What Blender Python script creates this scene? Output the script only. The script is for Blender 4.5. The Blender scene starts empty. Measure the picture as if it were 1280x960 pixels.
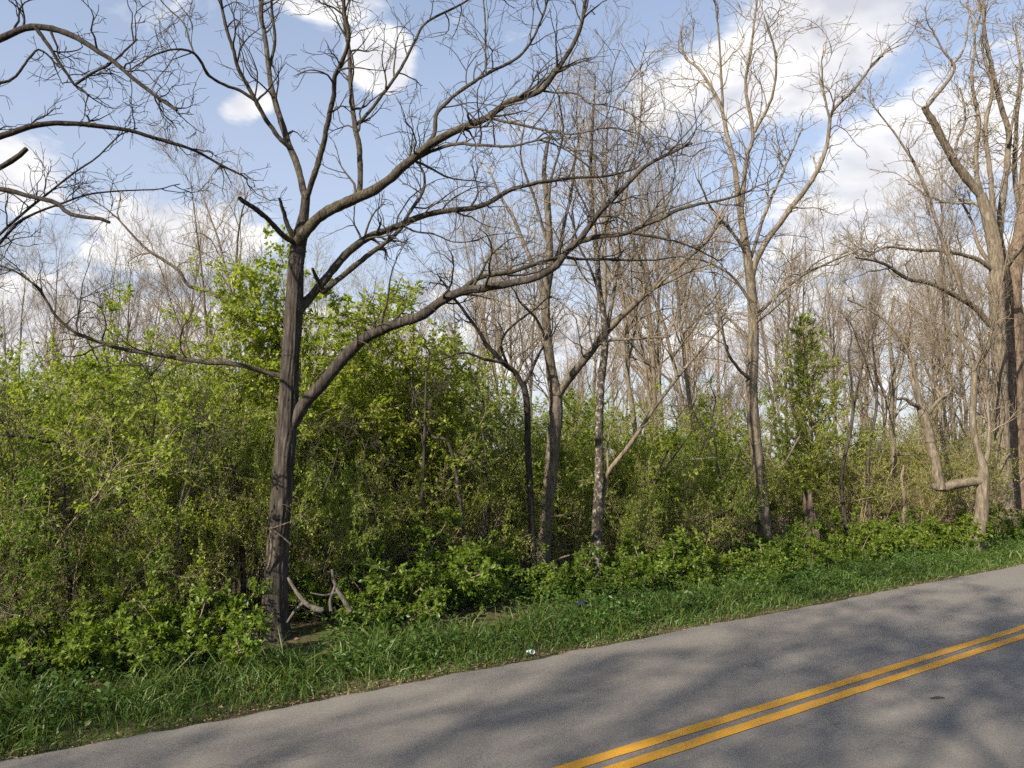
import bpy, math
import numpy as np
from mathutils import Vector

SC = bpy.context.scene
COL = SC.collection
R = math.radians

# ------------------------------------------------------------------ camera
F = 1005.0                      # focal length in photograph pixels (1280 wide)
PITCH = math.atan(93 / F)
CAMZ = 2.0
cam = bpy.data.cameras.new('camera')
cam.sensor_width = 36.0
cam.lens = 36.0 * F / 1280
cam.clip_end = 2000
cam_ob = bpy.data.objects.new('camera', cam)
COL.objects.link(cam_ob)
cam_ob.location = (0, 0, CAMZ)
cam_ob.rotation_euler = (R(90) + PITCH, 0, 0)
SC.camera = cam_ob

# ------------------------------------------------------------------ light and exposure
SUN_EL = R(31)
SUN_TRAVEL = np.array([0.65, 0.76])          # horizontal way the light goes
SUN_TRAVEL = SUN_TRAVEL / np.linalg.norm(SUN_TRAVEL)
TO_SUN = np.array([-SUN_TRAVEL[0] * math.cos(SUN_EL), -SUN_TRAVEL[1] * math.cos(SUN_EL), math.sin(SUN_EL)])
sun = bpy.data.lights.new('sun', 'SUN')
sun.energy = 5.0
sun.angle = R(0.53)
sun.color = (1.0, 0.89, 0.72)
sun_ob = bpy.data.objects.new('sun', sun)
COL.objects.link(sun_ob)
sun_ob.location = (-40, -15, 30)
sun_ob.rotation_euler = Vector(TO_SUN).to_track_quat('Z', 'Y').to_euler()
SC.view_settings.view_transform = 'Standard'
SC.view_settings.look = 'None'
SC.view_settings.gamma = 1
SC.view_settings.use_curve_mapping = False
SC.view_settings.exposure = 1.05
cy = SC.cycles
cy.max_bounces = 5
cy.diffuse_bounces = 3
cy.glossy_bounces = 2
cy.transmission_bounces = 3
cy.transparent_max_bounces = 4
cy.caustics_reflective = False
cy.caustics_refractive = False
cy.use_denoising = False
cy.use_adaptive_sampling = True
cy.adaptive_threshold = 0.02
cy.use_light_tree = False


# ------------------------------------------------------------------ pixel helpers (photograph pixels)
def pixdir(px, py):
    b = (480 - py) / F
    return np.array([(px - 640) / F, math.cos(PITCH) - math.sin(PITCH) * b, math.sin(PITCH) + math.cos(PITCH) * b])


def at(px, py, Y):
    d = pixdir(px, py)
    return np.array([0, 0, CAMZ]) + d * (Y / d[1])


def ground_pt(px, py):
    d = pixdir(px, py)
    return np.array([0, 0, CAMZ]) + d * (-CAMZ / d[2])


def m_per_px(Y):
    return Y / F


# ------------------------------------------------------------------ node helpers
class NT:
    def __init__(self, tree):
        self.t = tree
        tree.nodes.clear()

    def n(self, kind, **kw):
        nd = self.t.nodes.new(kind)
        for k, v in kw.items():
            if k.startswith('i_'):
                key = k[2:]
                key = int(key) if key.isdigit() else key.replace('_', ' ')
                nd.inputs[key].default_value = v
            else:
                setattr(nd, k, v)
        return nd

    def l(self, a, b):
        self.t.links.new(a, b)

    def math(self, op, a, b=None, c=None, clamp=False):
        nd = self.n('ShaderNodeMath', operation=op, use_clamp=clamp)
        for i, v in enumerate((a, b, c)):
            if v is None:
                continue
            if isinstance(v, (int, float)):
                nd.inputs[i].default_value = v
            else:
                self.l(v, nd.inputs[i])
        return nd.outputs[0]

    def ramp(self, fac, stops, interp='LINEAR'):
        nd = self.n('ShaderNodeValToRGB')
        cr = nd.color_ramp
        cr.interpolation = interp
        while len(cr.elements) < len(stops):
            cr.elements.new(0.5)
        for e, (p, c) in zip(cr.elements, stops):
            e.position = p
            e.color = (c, c, c, 1) if isinstance(c, (int, float)) else (*c, 1)
        self.l(fac, nd.inputs[0])
        return nd.outputs[0]

    def noise(self, vec, scale, detail=4, rough=0.55, dist=0.0):
        nd = self.n('ShaderNodeTexNoise', i_Scale=scale, i_Detail=detail, i_Roughness=rough, i_Distortion=dist)
        if vec is not None:
            self.l(vec, nd.inputs['Vector'])
        return nd.outputs['Fac']

    def mix(self, fac, a, b, mode='MIX'):
        nd = self.n('ShaderNodeMix', data_type='RGBA', blend_type=mode)
        for i, v in ((0, fac), (6, a), (7, b)):
            if isinstance(v, (int, float)):
                nd.inputs[i].default_value = v
            elif isinstance(v, tuple):
                nd.inputs[i].default_value = (*v, 1)
            else:
                self.l(v, nd.inputs[i])
        return nd.outputs[2]

    def mapped(self, vec, scale=(1, 1, 1), loc=(0, 0, 0)):
        nd = self.n('ShaderNodeMapping')
        nd.inputs['Scale'].default_value = scale
        nd.inputs['Location'].default_value = loc
        self.l(vec, nd.inputs['Vector'])
        return nd.outputs[0]


# ------------------------------------------------------------------ sky with clouds
SKY_STRENGTH = 0.107
world = bpy.data.worlds.new('World')
SC.world = world
world.use_nodes = True
world.cycles.sampling_method = 'NONE'
w = NT(world.node_tree)
sky = w.n('ShaderNodeTexSky', sky_type='NISHITA', sun_disc=False)
sky.sun_elevation = SUN_EL
sky.sun_rotation = math.atan2(TO_SUN[0], TO_SUN[1])
sky.air_density = 1.0
sky.dust_density = 1.2
sky.ozone_density = 1.6
tc = w.n('ShaderNodeTexCoord')
vec = tc.outputs['Generated']
sep = w.n('ShaderNodeSeparateXYZ')
w.l(vec, sep.inputs[0])
X, Y_, Z = sep.outputs
u = w.math('ARCTAN2', X, Y_)
v = w.math('ARCSINE', Z)
# position of the cloud layer seen from the ground: flat layer, stretched towards the horizon
zz = w.math('ADD', w.math('MAXIMUM', Z, 0.0), 0.22)
cmb = w.n('ShaderNodeCombineXYZ')
w.l(w.math('DIVIDE', X, zz), cmb.inputs[0])
w.l(w.math('DIVIDE', Y_, zz), cmb.inputs[1])
lay = cmb.outputs[0]
off = w.mapped(lay, loc=(TO_SUN[0] * 0.10, TO_SUN[1] * 0.10, 0))


def uv_of(px, py):
    d = pixdir(px, py)
    d = d / np.linalg.norm(d)
    return math.atan2(d[0], d[1]), math.asin(d[2])


def cloud_bank(px, py, a, b, ang):
    """one cloud bank in the sky, an ellipse in azimuth and elevation: 1 in its middle, 0 at its rim"""
    cu, cv = uv_of(px, py)
    a, b = a / F, b / F
    du = w.math('SUBTRACT', u, cu)
    dv = w.math('SUBTRACT', v, cv)
    ca, sa = math.cos(R(ang)), math.sin(R(ang))
    p = w.math('ADD', w.math('MULTIPLY', du, ca / a), w.math('MULTIPLY', dv, sa / a))
    q = w.math('ADD', w.math('MULTIPLY', du, -sa / b), w.math('MULTIPLY', dv, ca / b))
    r2 = w.math('ADD', w.math('MULTIPLY', p, p), w.math('MULTIPLY', q, q))
    return w.math('SUBTRACT', 1.0, r2, clamp=True)


BANKS = [(1000, 62, 310, 105, 14), (1160, 190, 330, 105, 33), (1350, 70, 200, 110, 30), (10, 215, 80, 62, 10), (225, 290, 150, 55, 8),
         (312, 130, 30, 50, -60), (475, 75, 55, 50, 40), (410, 0, 100, 28, 0), (1230, 380, 220, 100, 10), (560, 430, 330, 75, 0),
         (110, 410, 260, 70, 0), (900, 430, 280, 70, 0)]
bank = None
for bk in BANKS:
    m = cloud_bank(*bk)
    bank = m if bank is None else w.math('MAXIMUM', bank, m)
big = w.noise(lay, 1.15, 3, 0.5)
# away from the banks the sky goes on with the same broken cloud
n1 = w.noise(lay, 3.1, 6, 0.6, 0.35)
n2 = w.noise(off, 3.1, 3, 0.6, 0.35)
cover = w.math('ADD', w.math('MULTIPLY', bank, 0.85), w.math('MULTIPLY', w.math('SUBTRACT', big, 0.5), 0.8))
dens = w.math('ADD', w.math('MULTIPLY', w.math('SUBTRACT', n1, 0.5), 2.5), w.math('SUBTRACT', cover, 0.22))
alpha = w.ramp(dens, [(0.0, 0.0), (0.14, 0.24), (0.34, 0.84), (0.6, 1.0)])
lit = w.math('ADD', 0.62, w.math('MULTIPLY', w.math('SUBTRACT', n1, n2), 3.4), clamp=True)
thick = w.ramp(dens, [(0.25, 0.0), (0.8, 1.0)])
lit2 = w.math('SUBTRACT', lit, w.math('MULTIPLY', thick, 0.3), clamp=True)
ccol = w.ramp(lit2, [(0.0, (3.1, 3.15, 3.5)), (0.45, (4.2, 4.2, 4.35)), (1.0, (5.6, 5.5, 5.35))])
hazef = w.ramp(v, [(0.0, 0.82), (0.25, 0.55), (0.6, 0.24)])
skyc = w.mix(hazef, sky.outputs[0], (3.1, 3.2, 3.65))
# ccol through a ramp is limited to the values given
final = w.mix(alpha, skyc, ccol)
bg = w.n('ShaderNodeBackground', i_Strength=SKY_STRENGTH)
w.l(final, bg.inputs[0])
wo = w.n('ShaderNodeOutputWorld')
w.l(bg.outputs[0], wo.inputs[0])


# ------------------------------------------------------------------ materials
def material(name):
    m = bpy.data.materials.new(name)
    m.use_nodes = True
    return m, NT(m.node_tree)


def finish(t, col, rough=0.8, bump=None, strength=0.5, dist=0.02, spec=0.3):
    p = t.n('ShaderNodeBsdfPrincipled')
    if isinstance(col, tuple):
        p.inputs['Base Color'].default_value = (*col, 1)
    else:
        t.l(col, p.inputs['Base Color'])
    if isinstance(rough, (int, float)):
        p.inputs['Roughness'].default_value = rough
    else:
        t.l(rough, p.inputs['Roughness'])
    p.inputs['Specular IOR Level'].default_value = spec
    if bump is not None:
        b = t.n('ShaderNodeBump', i_Strength=strength, i_Distance=dist)
        t.l(bump, b.inputs['Height'])
        t.l(b.outputs[0], p.inputs['Normal'])
    o = t.n('ShaderNodeOutputMaterial')
    t.l(p.outputs[0], o.inputs[0])
    return p


def bark(name, dark, mid, light, scale=1.0, stretch=0.16, lichen=None):
    m, t = material(name)
    tc = t.n('ShaderNodeTexCoord')
    co = tc.outputs['Object']
    st = t.mapped(co, (14 * scale, 14 * scale, 14 * scale * stretch))
    a = t.noise(st, 1.6, 5, 0.65, 0.6)
    b = t.noise(co, 2.3, 4, 0.6)
    c = t.ramp(a, [(0.32, dark), (0.52, mid), (0.72, light)])
    c = t.mix(t.ramp(b, [(0.35, 0.0), (0.7, 0.55)]), c, t.mix(1.0, c, (1.25, 1.2, 1.1), 'MULTIPLY'))
    if lichen:
        c = t.mix(t.ramp(t.noise(co, 5.0, 5, 0.7), [(0.56, 0.0), (0.7, 0.7)]), c, lichen)
    finish(t, c, 0.92, a, 0.9, 0.02, 0.15)
    return m


def leafmat(name, cols, trans=0.54, gloss=0.42):
    """cols: dark, mid, light leaf colours picked per leaf and per plant"""
    m, t = material(name)
    at_ = t.n('ShaderNodeAttribute', attribute_name='rnd')
    oi = t.n('ShaderNodeObjectInfo')
    f = t.math('ADD', t.math('MULTIPLY', at_.outputs['Fac'], 0.7), t.math('MULTIPLY', oi.outputs['Random'], 0.3))
    c = t.ramp(f, [(0.05, cols[0]), (0.5, cols[1]), (0.95, cols[2])])
    p = t.n('ShaderNodeBsdfPrincipled')
    p.inputs['Roughness'].default_value = gloss
    p.inputs['Specular IOR Level'].default_value = 0.35
    t.l(c, p.inputs['Base Color'])
    tr = t.n('ShaderNodeBsdfTranslucent')
    t.l(t.mix(1.0, c, (1.25, 1.25, 0.55), 'MULTIPLY'), tr.inputs[0])
    mx = t.n('ShaderNodeMixShader')
    mx.inputs[0].default_value = trans
    t.l(p.outputs[0], mx.inputs[1])
    t.l(tr.outputs[0], mx.inputs[2])
    o = t.n('ShaderNodeOutputMaterial')
    t.l(mx.outputs[0], o.inputs[0])
    return m


M = {}
M['bark_walnut'] = bark('bark_walnut', (0.016, 0.014, 0.012), (0.045, 0.039, 0.035), (0.101, 0.090, 0.081), 1.1, 0.14)
M['bark_limb'] = bark('bark_limb', (0.020, 0.018, 0.014), (0.053, 0.046, 0.036), (0.109, 0.097, 0.075), 1.3, 0.4, (0.078, 0.082, 0.044))
M['bark_twig'] = bark('bark_twig', (0.038, 0.032, 0.026), (0.064, 0.055, 0.044), (0.105, 0.091, 0.073), 1.5, 0.6)
M['bark_dark'] = bark('bark_dark', (0.013, 0.011, 0.010), (0.034, 0.029, 0.026), (0.068, 0.06, 0.052), 1.2, 0.3)
M['bark_pale'] = bark('bark_pale', (0.053, 0.044, 0.033), (0.128, 0.108, 0.083), (0.229, 0.199, 0.157), 0.9, 0.2)
M['bark_mottled'] = bark('bark_mottled', (0.022, 0.019, 0.016), (0.06, 0.052, 0.044), (0.40, 0.37, 0.32), 0.8, 0.8)
M['bark_wood'] = bark('bark_wood', (0.051, 0.043, 0.034), (0.106, 0.091, 0.074), (0.187, 0.163, 0.133), 1.0, 0.3)
M['twig_wood'] = bark('twig_wood', (0.115, 0.093, 0.069), (0.18, 0.149, 0.111), (0.265, 0.222, 0.168), 1.0, 0.6)
M['bark_red'] = bark('bark_red', (0.051, 0.037, 0.028), (0.123, 0.092, 0.070), (0.212, 0.166, 0.129), 0.9, 0.2)
M['bark_far'] = bark('bark_far', (0.065, 0.053, 0.04), (0.135, 0.112, 0.085), (0.23, 0.195, 0.15), 1.0, 0.3)
M['dead_wood'] = bark('dead_wood', (0.047, 0.043, 0.037), (0.089, 0.082, 0.073), (0.153, 0.142, 0.128), 1.0, 0.2)
M['rotten_wood'] = bark('rotten_wood', (0.04, 0.03, 0.025), (0.105, 0.08, 0.066), (0.23, 0.185, 0.155), 1.2, 0.12)
M['stem'] = bark('stem', (0.12, 0.097, 0.07), (0.23, 0.19, 0.137), (0.37, 0.31, 0.23), 1.5, 0.3)
M['tan_stem'] = bark('tan_stem', (0.16, 0.12, 0.08), (0.29, 0.225, 0.15), (0.42, 0.34, 0.24), 1.5, 0.3)
M['leaf'] = leafmat('leaf', [(0.10, 0.155, 0.018), (0.215, 0.285, 0.034), (0.36, 0.40, 0.068)])
M['leaf_deep'] = leafmat('leaf_deep', [(0.068, 0.128, 0.018), (0.145, 0.22, 0.03), (0.25, 0.305, 0.05)])
M['leaf_bright'] = leafmat('leaf_bright', [(0.15, 0.215, 0.026), (0.27, 0.33, 0.045), (0.40, 0.43, 0.085)], 0.56)
M['leaf_olive'] = leafmat('leaf_olive', [(0.13, 0.165, 0.028), (0.235, 0.275, 0.048), (0.36, 0.37, 0.085)])
M['needle'] = leafmat('needle', [(0.13, 0.18, 0.028), (0.25, 0.30, 0.05), (0.36, 0.40, 0.085)], 0.5, 0.6)
M['grass'] = leafmat('grass', [(0.026, 0.062, 0.010), (0.052, 0.108, 0.017), (0.15, 0.165, 0.05)], 0.35, 0.45)
M['weed'] = leafmat('weed', [(0.03, 0.07, 0.013), (0.058, 0.115, 0.02), (0.11, 0.17, 0.032)], 0.35)
M['dead_leaf'] = leafmat('dead_leaf', [(0.09, 0.055, 0.032), (0.19, 0.125, 0.075), (0.34, 0.25, 0.16)], 0.15, 0.7)


def simple(name, col, rough=0.5, var=0.25, scale=20):
    m, t = material(name)
    tc = t.n('ShaderNodeTexCoord')
    nz = t.noise(tc.outputs['Object'], scale, 4)
    c = t.mix(t.math('MULTIPLY', nz, var * 2), col, tuple(x * 0.55 for x in col))
    finish(t, c, rough, nz, 0.2, 0.005)
    return m


# asphalt: worn grey with aggregate, faint wheel tracks and patches of wear
m, t = material('asphalt')
tc = t.n('ShaderNodeTexCoord')
co = tc.outputs['Object']
fine = t.noise(co, 160, 3, 0.7)
mid = t.noise(co, 42, 5, 0.75)
vor = t.n('ShaderNodeTexVoronoi', i_Scale=95.0)
t.l(co, vor.inputs['Vector'])
chips = t.ramp(vor.outputs['Distance'], [(0.0, 1.0), (0.28, 0.0)])
chipsel = t.math('MULTIPLY', chips, t.ramp(fine, [(0.5, 0.0), (0.68, 1.0)]))
large = t.noise(t.mapped(co, (0.25, 1.4, 1)), 1.3, 5, 0.6)
sp = t.n('ShaderNodeSeparateXYZ')
t.l(co, sp.inputs[0])
track = t.math('ABSOLUTE', t.math('SINE', t.math('MULTIPLY', sp.outputs[1], 3.14159 / 1.55)))
c = t.ramp(mid, [(0.3, (0.103, 0.094, 0.085)), (0.5, (0.150, 0.138, 0.125)), (0.7, (0.203, 0.188, 0.171))])
c = t.mix(t.ramp(fine, [(0.3, 0.42), (0.6, 0.0)]), c, (0.09, 0.081, 0.076))
c = t.mix(t.math('MULTIPLY', chipsel, 0.6), c, (0.42, 0.40, 0.37))
c = t.mix(t.ramp(large, [(0.35, 0.0), (0.7, 0.4)]), c, (0.195, 0.18, 0.161))
c = t.mix(t.math('MULTIPLY', track, 0.14), c, (0.23, 0.213, 0.195))
vc = t.n('ShaderNodeTexVoronoi', feature='DISTANCE_TO_EDGE', i_Scale=0.55)
wob = t.n('ShaderNodeVectorMath', operation='ADD')
nz3 = t.n('ShaderNodeTexNoise', i_Scale=1.7, i_Detail=5.0)
t.l(co, nz3.inputs['Vector'])
t.l(co, wob.inputs[0])
t.l(nz3.outputs['Color'], wob.inputs[1])
t.l(wob.outputs[0], vc.inputs['Vector'])
crack = t.math('MULTIPLY', t.ramp(vc.outputs['Distance'], [(0.0, 1.0), (0.006, 0.0)]), t.ramp(t.noise(co, 0.5, 2), [(0.52, 0.0), (0.6, 0.7)]))
c = t.mix(crack, c, (0.06, 0.057, 0.057))
finish(t, c, 0.86, t.math('ADD', fine, t.math('MULTIPLY', chips, 0.4)), 0.55, 0.006, 0.3)
M['asphalt'] = m

m, t = material('yellow_paint')
tc = t.n('ShaderNodeTexCoord')
co = tc.outputs['Object']
fine = t.noise(co, 120, 4, 0.7)
wear = t.noise(co, 7, 6, 0.7)
c = t.ramp(t.noise(co, 3, 4), [(0.3, (0.46, 0.225, 0.012)), (0.7, (0.55, 0.28, 0.02))])
c = t.mix(t.ramp(t.math('ADD', t.math('MULTIPLY', fine, 0.6), t.math('MULTIPLY', wear, 0.5)), [(0.58, 0.0), (0.70, 0.75)]), c, (0.2, 0.17, 0.13))
finish(t, c, 0.7, fine, 0.4, 0.004)
M['yellow_paint'] = m

m, t = material('soil')
tc = t.n('ShaderNodeTexCoord')
co = tc.outputs['Object']
a = t.noise(co, 9, 6, 0.7)
b = t.noise(co, 0.6, 4, 0.6)
c = t.ramp(a, [(0.3, (0.035, 0.026, 0.018)), (0.5, (0.085, 0.062, 0.04)), (0.7, (0.17, 0.125, 0.08))])
c = t.mix(t.ramp(b, [(0.45, 0.0), (0.62, 0.6)]), c, (0.05, 0.075, 0.02))
finish(t, c, 0.95, a, 0.8, 0.04, 0.1)
M['soil'] = m
M['blue_plastic'] = simple('blue_plastic', (0.13, 0.19, 0.33), 0.5, 0.2)
M['blue_foil'] = simple('blue_foil', (0.012, 0.015, 0.055), 0.6, 0.2)
M['white_plastic'] = simple('white_plastic', (0.75, 0.8, 0.76), 0.35, 0.1)
M['green_plastic'] = simple('green_plastic', (0.03, 0.36, 0.17), 0.35, 0.1)
M['dark_leaf'] = simple('dark_leaf', (0.035, 0.028, 0.024), 0.8, 0.3)


# ------------------------------------------------------------------ mesh helpers
def norm(a):
    return a / np.maximum(np.linalg.norm(a, axis=-1, keepdims=True), 1e-9)


def make_mesh(name, parts, mat, smooth=True, rnd=None):
    """parts: list of (verts (n,3), faces (m,k)) all with their own index base"""
    vs, ls, sizes, base = [], [], [], 0
    for vv, ff in parts:
        vs.append(vv.reshape(-1, 3))
        ls.append((ff + base).reshape(-1))
        sizes.append(np.full(len(ff), ff.shape[1], dtype=np.int32))
        base += vs[-1].shape[0]
    V = np.concatenate(vs).astype(np.float32)
    L = np.concatenate(ls).astype(np.int32)
    S = np.concatenate(sizes)
    me = bpy.data.meshes.new(name)
    me.vertices.add(len(V))
    me.vertices.foreach_set('co', V.ravel())
    me.loops.add(len(L))
    me.loops.foreach_set('vertex_index', L)
    me.polygons.add(len(S))
    start = np.concatenate([[0], np.cumsum(S)[:-1]]).astype(np.int32)
    me.polygons.foreach_set('loop_start', start)
    me.polygons.foreach_set('loop_total', S.astype(np.int32))
    if smooth:
        me.polygons.foreach_set('use_smooth', np.ones(len(S), dtype=bool))
    if rnd is not None:
        a = me.attributes.new('rnd', 'FLOAT', 'POINT')
        a.data.foreach_set('value', rnd.astype(np.float32))
    me.update(calc_edges=True)
    me.materials.append(mat)
    return me


def link(name, me, parent=None, loc=(0, 0, 0), rz=0.0, scale=1.0):
    o = bpy.data.objects.new(name, me)
    COL.objects.link(o)
    o.location = tuple(float(x) for x in loc)
    o.rotation_euler = (0, 0, float(rz))
    o.scale = (scale,) * 3 if isinstance(scale, (int, float)) else scale
    if parent is not None:
        o.parent = parent
    return o


def tag(o, label=None, cat=None, group=None, kind=None):
    if label:
        o['label'] = label
    if cat:
        o['category'] = cat
    if group:
        o['group'] = group
    if kind:
        o['kind'] = kind
    return o


def thing(name, label, cat, loc=(0, 0, 0), group=None):
    return tag(link(name, None, None, loc), label, cat, group)


def dup(root, loc, rz=0.0, scale=1.0, label=None, group=None):
    r = root.copy()
    COL.objects.link(r)
    r.location = tuple(float(x) for x in loc)
    r.rotation_euler = (0, 0, float(rz))
    r.scale = (scale,) * 3 if isinstance(scale, (int, float)) else scale
    if label:
        r['label'] = label
    if group:
        r['group'] = group
    for ch in list(root.children):
        c = ch.copy()
        COL.objects.link(c)
        c.parent = r
    return r


def tubes(P, Rr, sides):
    """P (B,N,3) centre lines, Rr (B,N) radii -> verts, quads"""
    B, N, _ = P.shape
    T = np.gradient(P, axis=1)
    T = norm(T)
    mt = np.abs(T.mean(axis=1))
    ref = np.eye(3)[np.argmin(mt, axis=1)][:, None, :]
    n1 = norm(np.cross(T, ref))
    n2 = np.cross(T, n1)
    a = np.linspace(0, 2 * np.pi, sides, endpoint=False)
    ring = n1[:, :, None, :] * np.cos(a)[None, None, :, None] + n2[:, :, None, :] * np.sin(a)[None, None, :, None]
    V = P[:, :, None, :] + ring * Rr[:, :, None, None]
    idx = np.arange(B * N * sides).reshape(B, N, sides)
    a0 = idx[:, :-1, :]
    a1 = np.roll(idx, -1, axis=2)[:, :-1, :]
    b0 = idx[:, 1:, :]
    b1 = np.roll(idx, -1, axis=2)[:, 1:, :]
    Q = np.stack([a0, a1, b1, b0], axis=-1).reshape(-1, 4)
    return V.reshape(-1, 3), Q


def sample(P, t):
    """positions and tangents at parameter t in 0..1 along each row of P (B,N,3)"""
    B, N, _ = P.shape
    f = np.clip(t, 0, 0.9999) * (N - 1)
    i = f.astype(int)
    fr = (f - i)[:, None]
    b = np.arange(B)
    p0, p1 = P[b, i], P[b, i + 1]
    return p0 + (p1 - p0) * fr, norm(p1 - p0)


def rad_at(Rr, t):
    B, N = Rr.shape
    f = np.clip(t, 0, 0.9999) * (N - 1)
    i = f.astype(int)
    b = np.arange(B)
    return Rr[b, i] + (Rr[b, i + 1] - Rr[b, i]) * (f - i)


def sprout(rng, P, Rr, per, t0, t1, l0, l1, ang, up, seg=6, wig=0.18, rr=0.6, rmax=0.02, rend=0.003, trop=0.03, taper=0.55, flat=0.0):
    """children on every row of P. per: how many (int or array)"""
    B = P.shape[0]
    per = np.broadcast_to(np.asarray(per), (B,)).astype(int)
    own = np.repeat(np.arange(B), per)
    K = len(own)
    if K == 0:
        return np.zeros((0, seg, 3)), np.zeros((0, seg))
    t = t0 + (t1 - t0) * rng.random(K)
    pos, tan = sample(P[own], t)
    r0 = np.minimum(rad_at(Rr[own], t) * rr, rmax) * (0.7 + 0.5 * rng.random(K))
    rv = rng.normal(size=(K, 3))
    rv[:, 2] *= (1 - flat)
    perp = norm(rv - (rv * tan).sum(1, keepdims=True) * tan)
    A = ang * (0.7 + 0.6 * rng.random(K))[:, None]
    d = norm(tan * np.cos(A) + perp * np.sin(A) + np.array([0, 0, up]))
    L = (l0 + (l1 - l0) * rng.random(K)) * (1 - taper * (t - t0) / max(t1 - t0, 1e-6))
    out = np.zeros((K, seg, 3))
    out[:, 0] = pos
    drift = rng.normal(size=(K, 3)) * wig
    for j in range(1, seg):
        d = norm(d + rng.normal(size=(K, 3)) * wig + drift * 0.4 + np.array([0, 0, trop]))
        out[:, j] = out[:, j - 1] + d * (L / (seg - 1))[:, None]
    s = np.linspace(0, 1, seg)[None, :]
    rad = np.maximum(r0[:, None] * (1 - s) + rend * s, rend)
    return out, rad


def leaves(rng, pos, d, size, ratio=0.55, droop=0.3, jitter=0.7):
    """one folded four-cornered leaf at each pos along d; returns verts, tris, rnd"""
    K = len(pos)
    d = norm(d + rng.normal(size=(K, 3)) * jitter + np.array([0, 0, -droop]))
    up = norm(np.array([0, 0, 1.0]) + rng.normal(size=(K, 3)) * 0.55)
    side = norm(np.cross(d, up))
    nrm = np.cross(side, d)
    Ln = (size * (0.6 + 0.7 * rng.random(K)))[:, None]
    W = Ln * ratio * 0.5
    b = pos + d * Ln * 0.08
    V = np.stack([b, b + d * Ln * 0.5 + side * W + nrm * W * 0.35, b + d * Ln, b + d * Ln * 0.5 - side * W + nrm * W * 0.35], axis=1)
    i = np.arange(K)[:, None] * 4
    T = np.concatenate([i + np.array([0, 1, 2]), i + np.array([0, 2, 3])], axis=0)
    return V.reshape(-1, 3), T, np.repeat(np.clip(rng.normal(0.5, 0.22, K), 0, 1), 4)


def along(rng, P, per, t0=0.15, t1=1.0):
    B = P.shape[0]
    own = np.repeat(np.arange(B), per)
    t = t0 + (t1 - t0) * rng.random(len(own))
    return sample(P[own], t)


def smooth_path(pts, n):
    """Catmull-Rom through pts (k,3) -> (n,3), evenly spread"""
    p = np.asarray(pts, float)
    p = np.vstack([2 * p[0] - p[1], p, 2 * p[-1] - p[-2]])
    out = []
    for i in range(1, len(p) - 2):
        for s in np.linspace(0, 1, 12, endpoint=False):
            a, b, c, e = p[i - 1], p[i], p[i + 1], p[i + 2]
            out.append(0.5 * ((2 * b) + (-a + c) * s + (2 * a - 5 * b + 4 * c - e) * s * s + (-a + 3 * b - 3 * c + e) * s ** 3))
    out.append(p[-2])
    out = np.array(out)
    cum = np.concatenate([[0], np.cumsum(np.linalg.norm(np.diff(out, axis=0), axis=1))])
    q = np.linspace(0, cum[-1], n)
    return np.stack([np.interp(q, cum, out[:, k]) for k in range(3)], axis=1), cum[-1]


# ------------------------------------------------------------------ the road frame
E0 = ground_pt(853, 785)                      # forest-side edge of the asphalt
vp = pixdir(1966, 573)
RD = np.array([vp[0], vp[1], 0]) / math.hypot(vp[0], vp[1])     # along the road
RN = np.array([-RD[1], RD[0], 0])                               # towards the forest
PE = float(RN @ E0)
PC = float(RN @ ground_pt(853, 931))          # middle of the double line
LANE = PE - PC
ROT = math.atan2(RD[1], RD[0])


def st(s, t):
    """s metres beyond the forest-side road edge, t metres along the road"""
    return RN * (PE + s) + RD * t


def s_of(p):
    return float(RN[:2] @ np.asarray(p)[:2]) - PE


rng0 = np.random.default_rng(5)
_ph = rng0.random((6, 2)) * 6.28
_fr = rng0.normal(size=(6, 2)) * 0.45


def hz(x, y):
    """height of the ground"""
    s = RN[0] * x + RN[1] * y - PE
    z = sum(0.035 * np.sin(_fr[k, 0] * x + _fr[k, 1] * y + _ph[k, 0]) for k in range(6))
    wgt = np.clip((s - 0.5) / 3, 0, 1)
    near = np.clip((-2 * LANE - s - 0.2) / 1.0, 0, 1)
    return np.where(s > 0, -0.035 - 0.10 * np.clip(s / 2.2, 0, 1) + wgt * (z + 0.05), -0.035 + near * 0.35)


def place(px, Y, dz=0.0):
    """ground point seen in column px at distance Y"""
    x = (px - 640) / F * Y / (math.cos(PITCH))
    return np.array([x, Y, float(hz(x, Y)) + dz])


# ------------------------------------------------------------------ ground and road
def build_ground():
    a = np.concatenate([[-400, -200, -100, -60], np.linspace(-40, -8, 33)[:-1], np.linspace(-8, 14, 89), np.linspace(14, 40, 40)[1:], np.linspace(44, 80, 10), [110, 160, 240, 400]])
    b = np.concatenate([[-400, -200, -100], np.linspace(-60, -12, 25)[:-1], np.linspace(-12, 40, 209), np.linspace(42, 90, 25), [120, 180, 280, 400]])
    S, T = np.meshgrid(a, b, indexing='ij')
    x = RN[0] * (PE + S) + RD[0] * T
    y = RN[1] * (PE + S) + RD[1] * T
    V = np.stack([x, y, hz(x, y)], axis=-1)
    n, k = S.shape
    i = np.arange(n * k).reshape(n, k)
    Q = np.stack([i[:-1, :-1], i[:-1, 1:], i[1:, 1:], i[1:, :-1]], axis=-1).reshape(-1, 4)[:, ::-1]
    o = link('ground', make_mesh('ground', [(V.reshape(-1, 3), Q)], M['soil']))
    tag(o, kind='structure')


build_ground()


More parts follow.
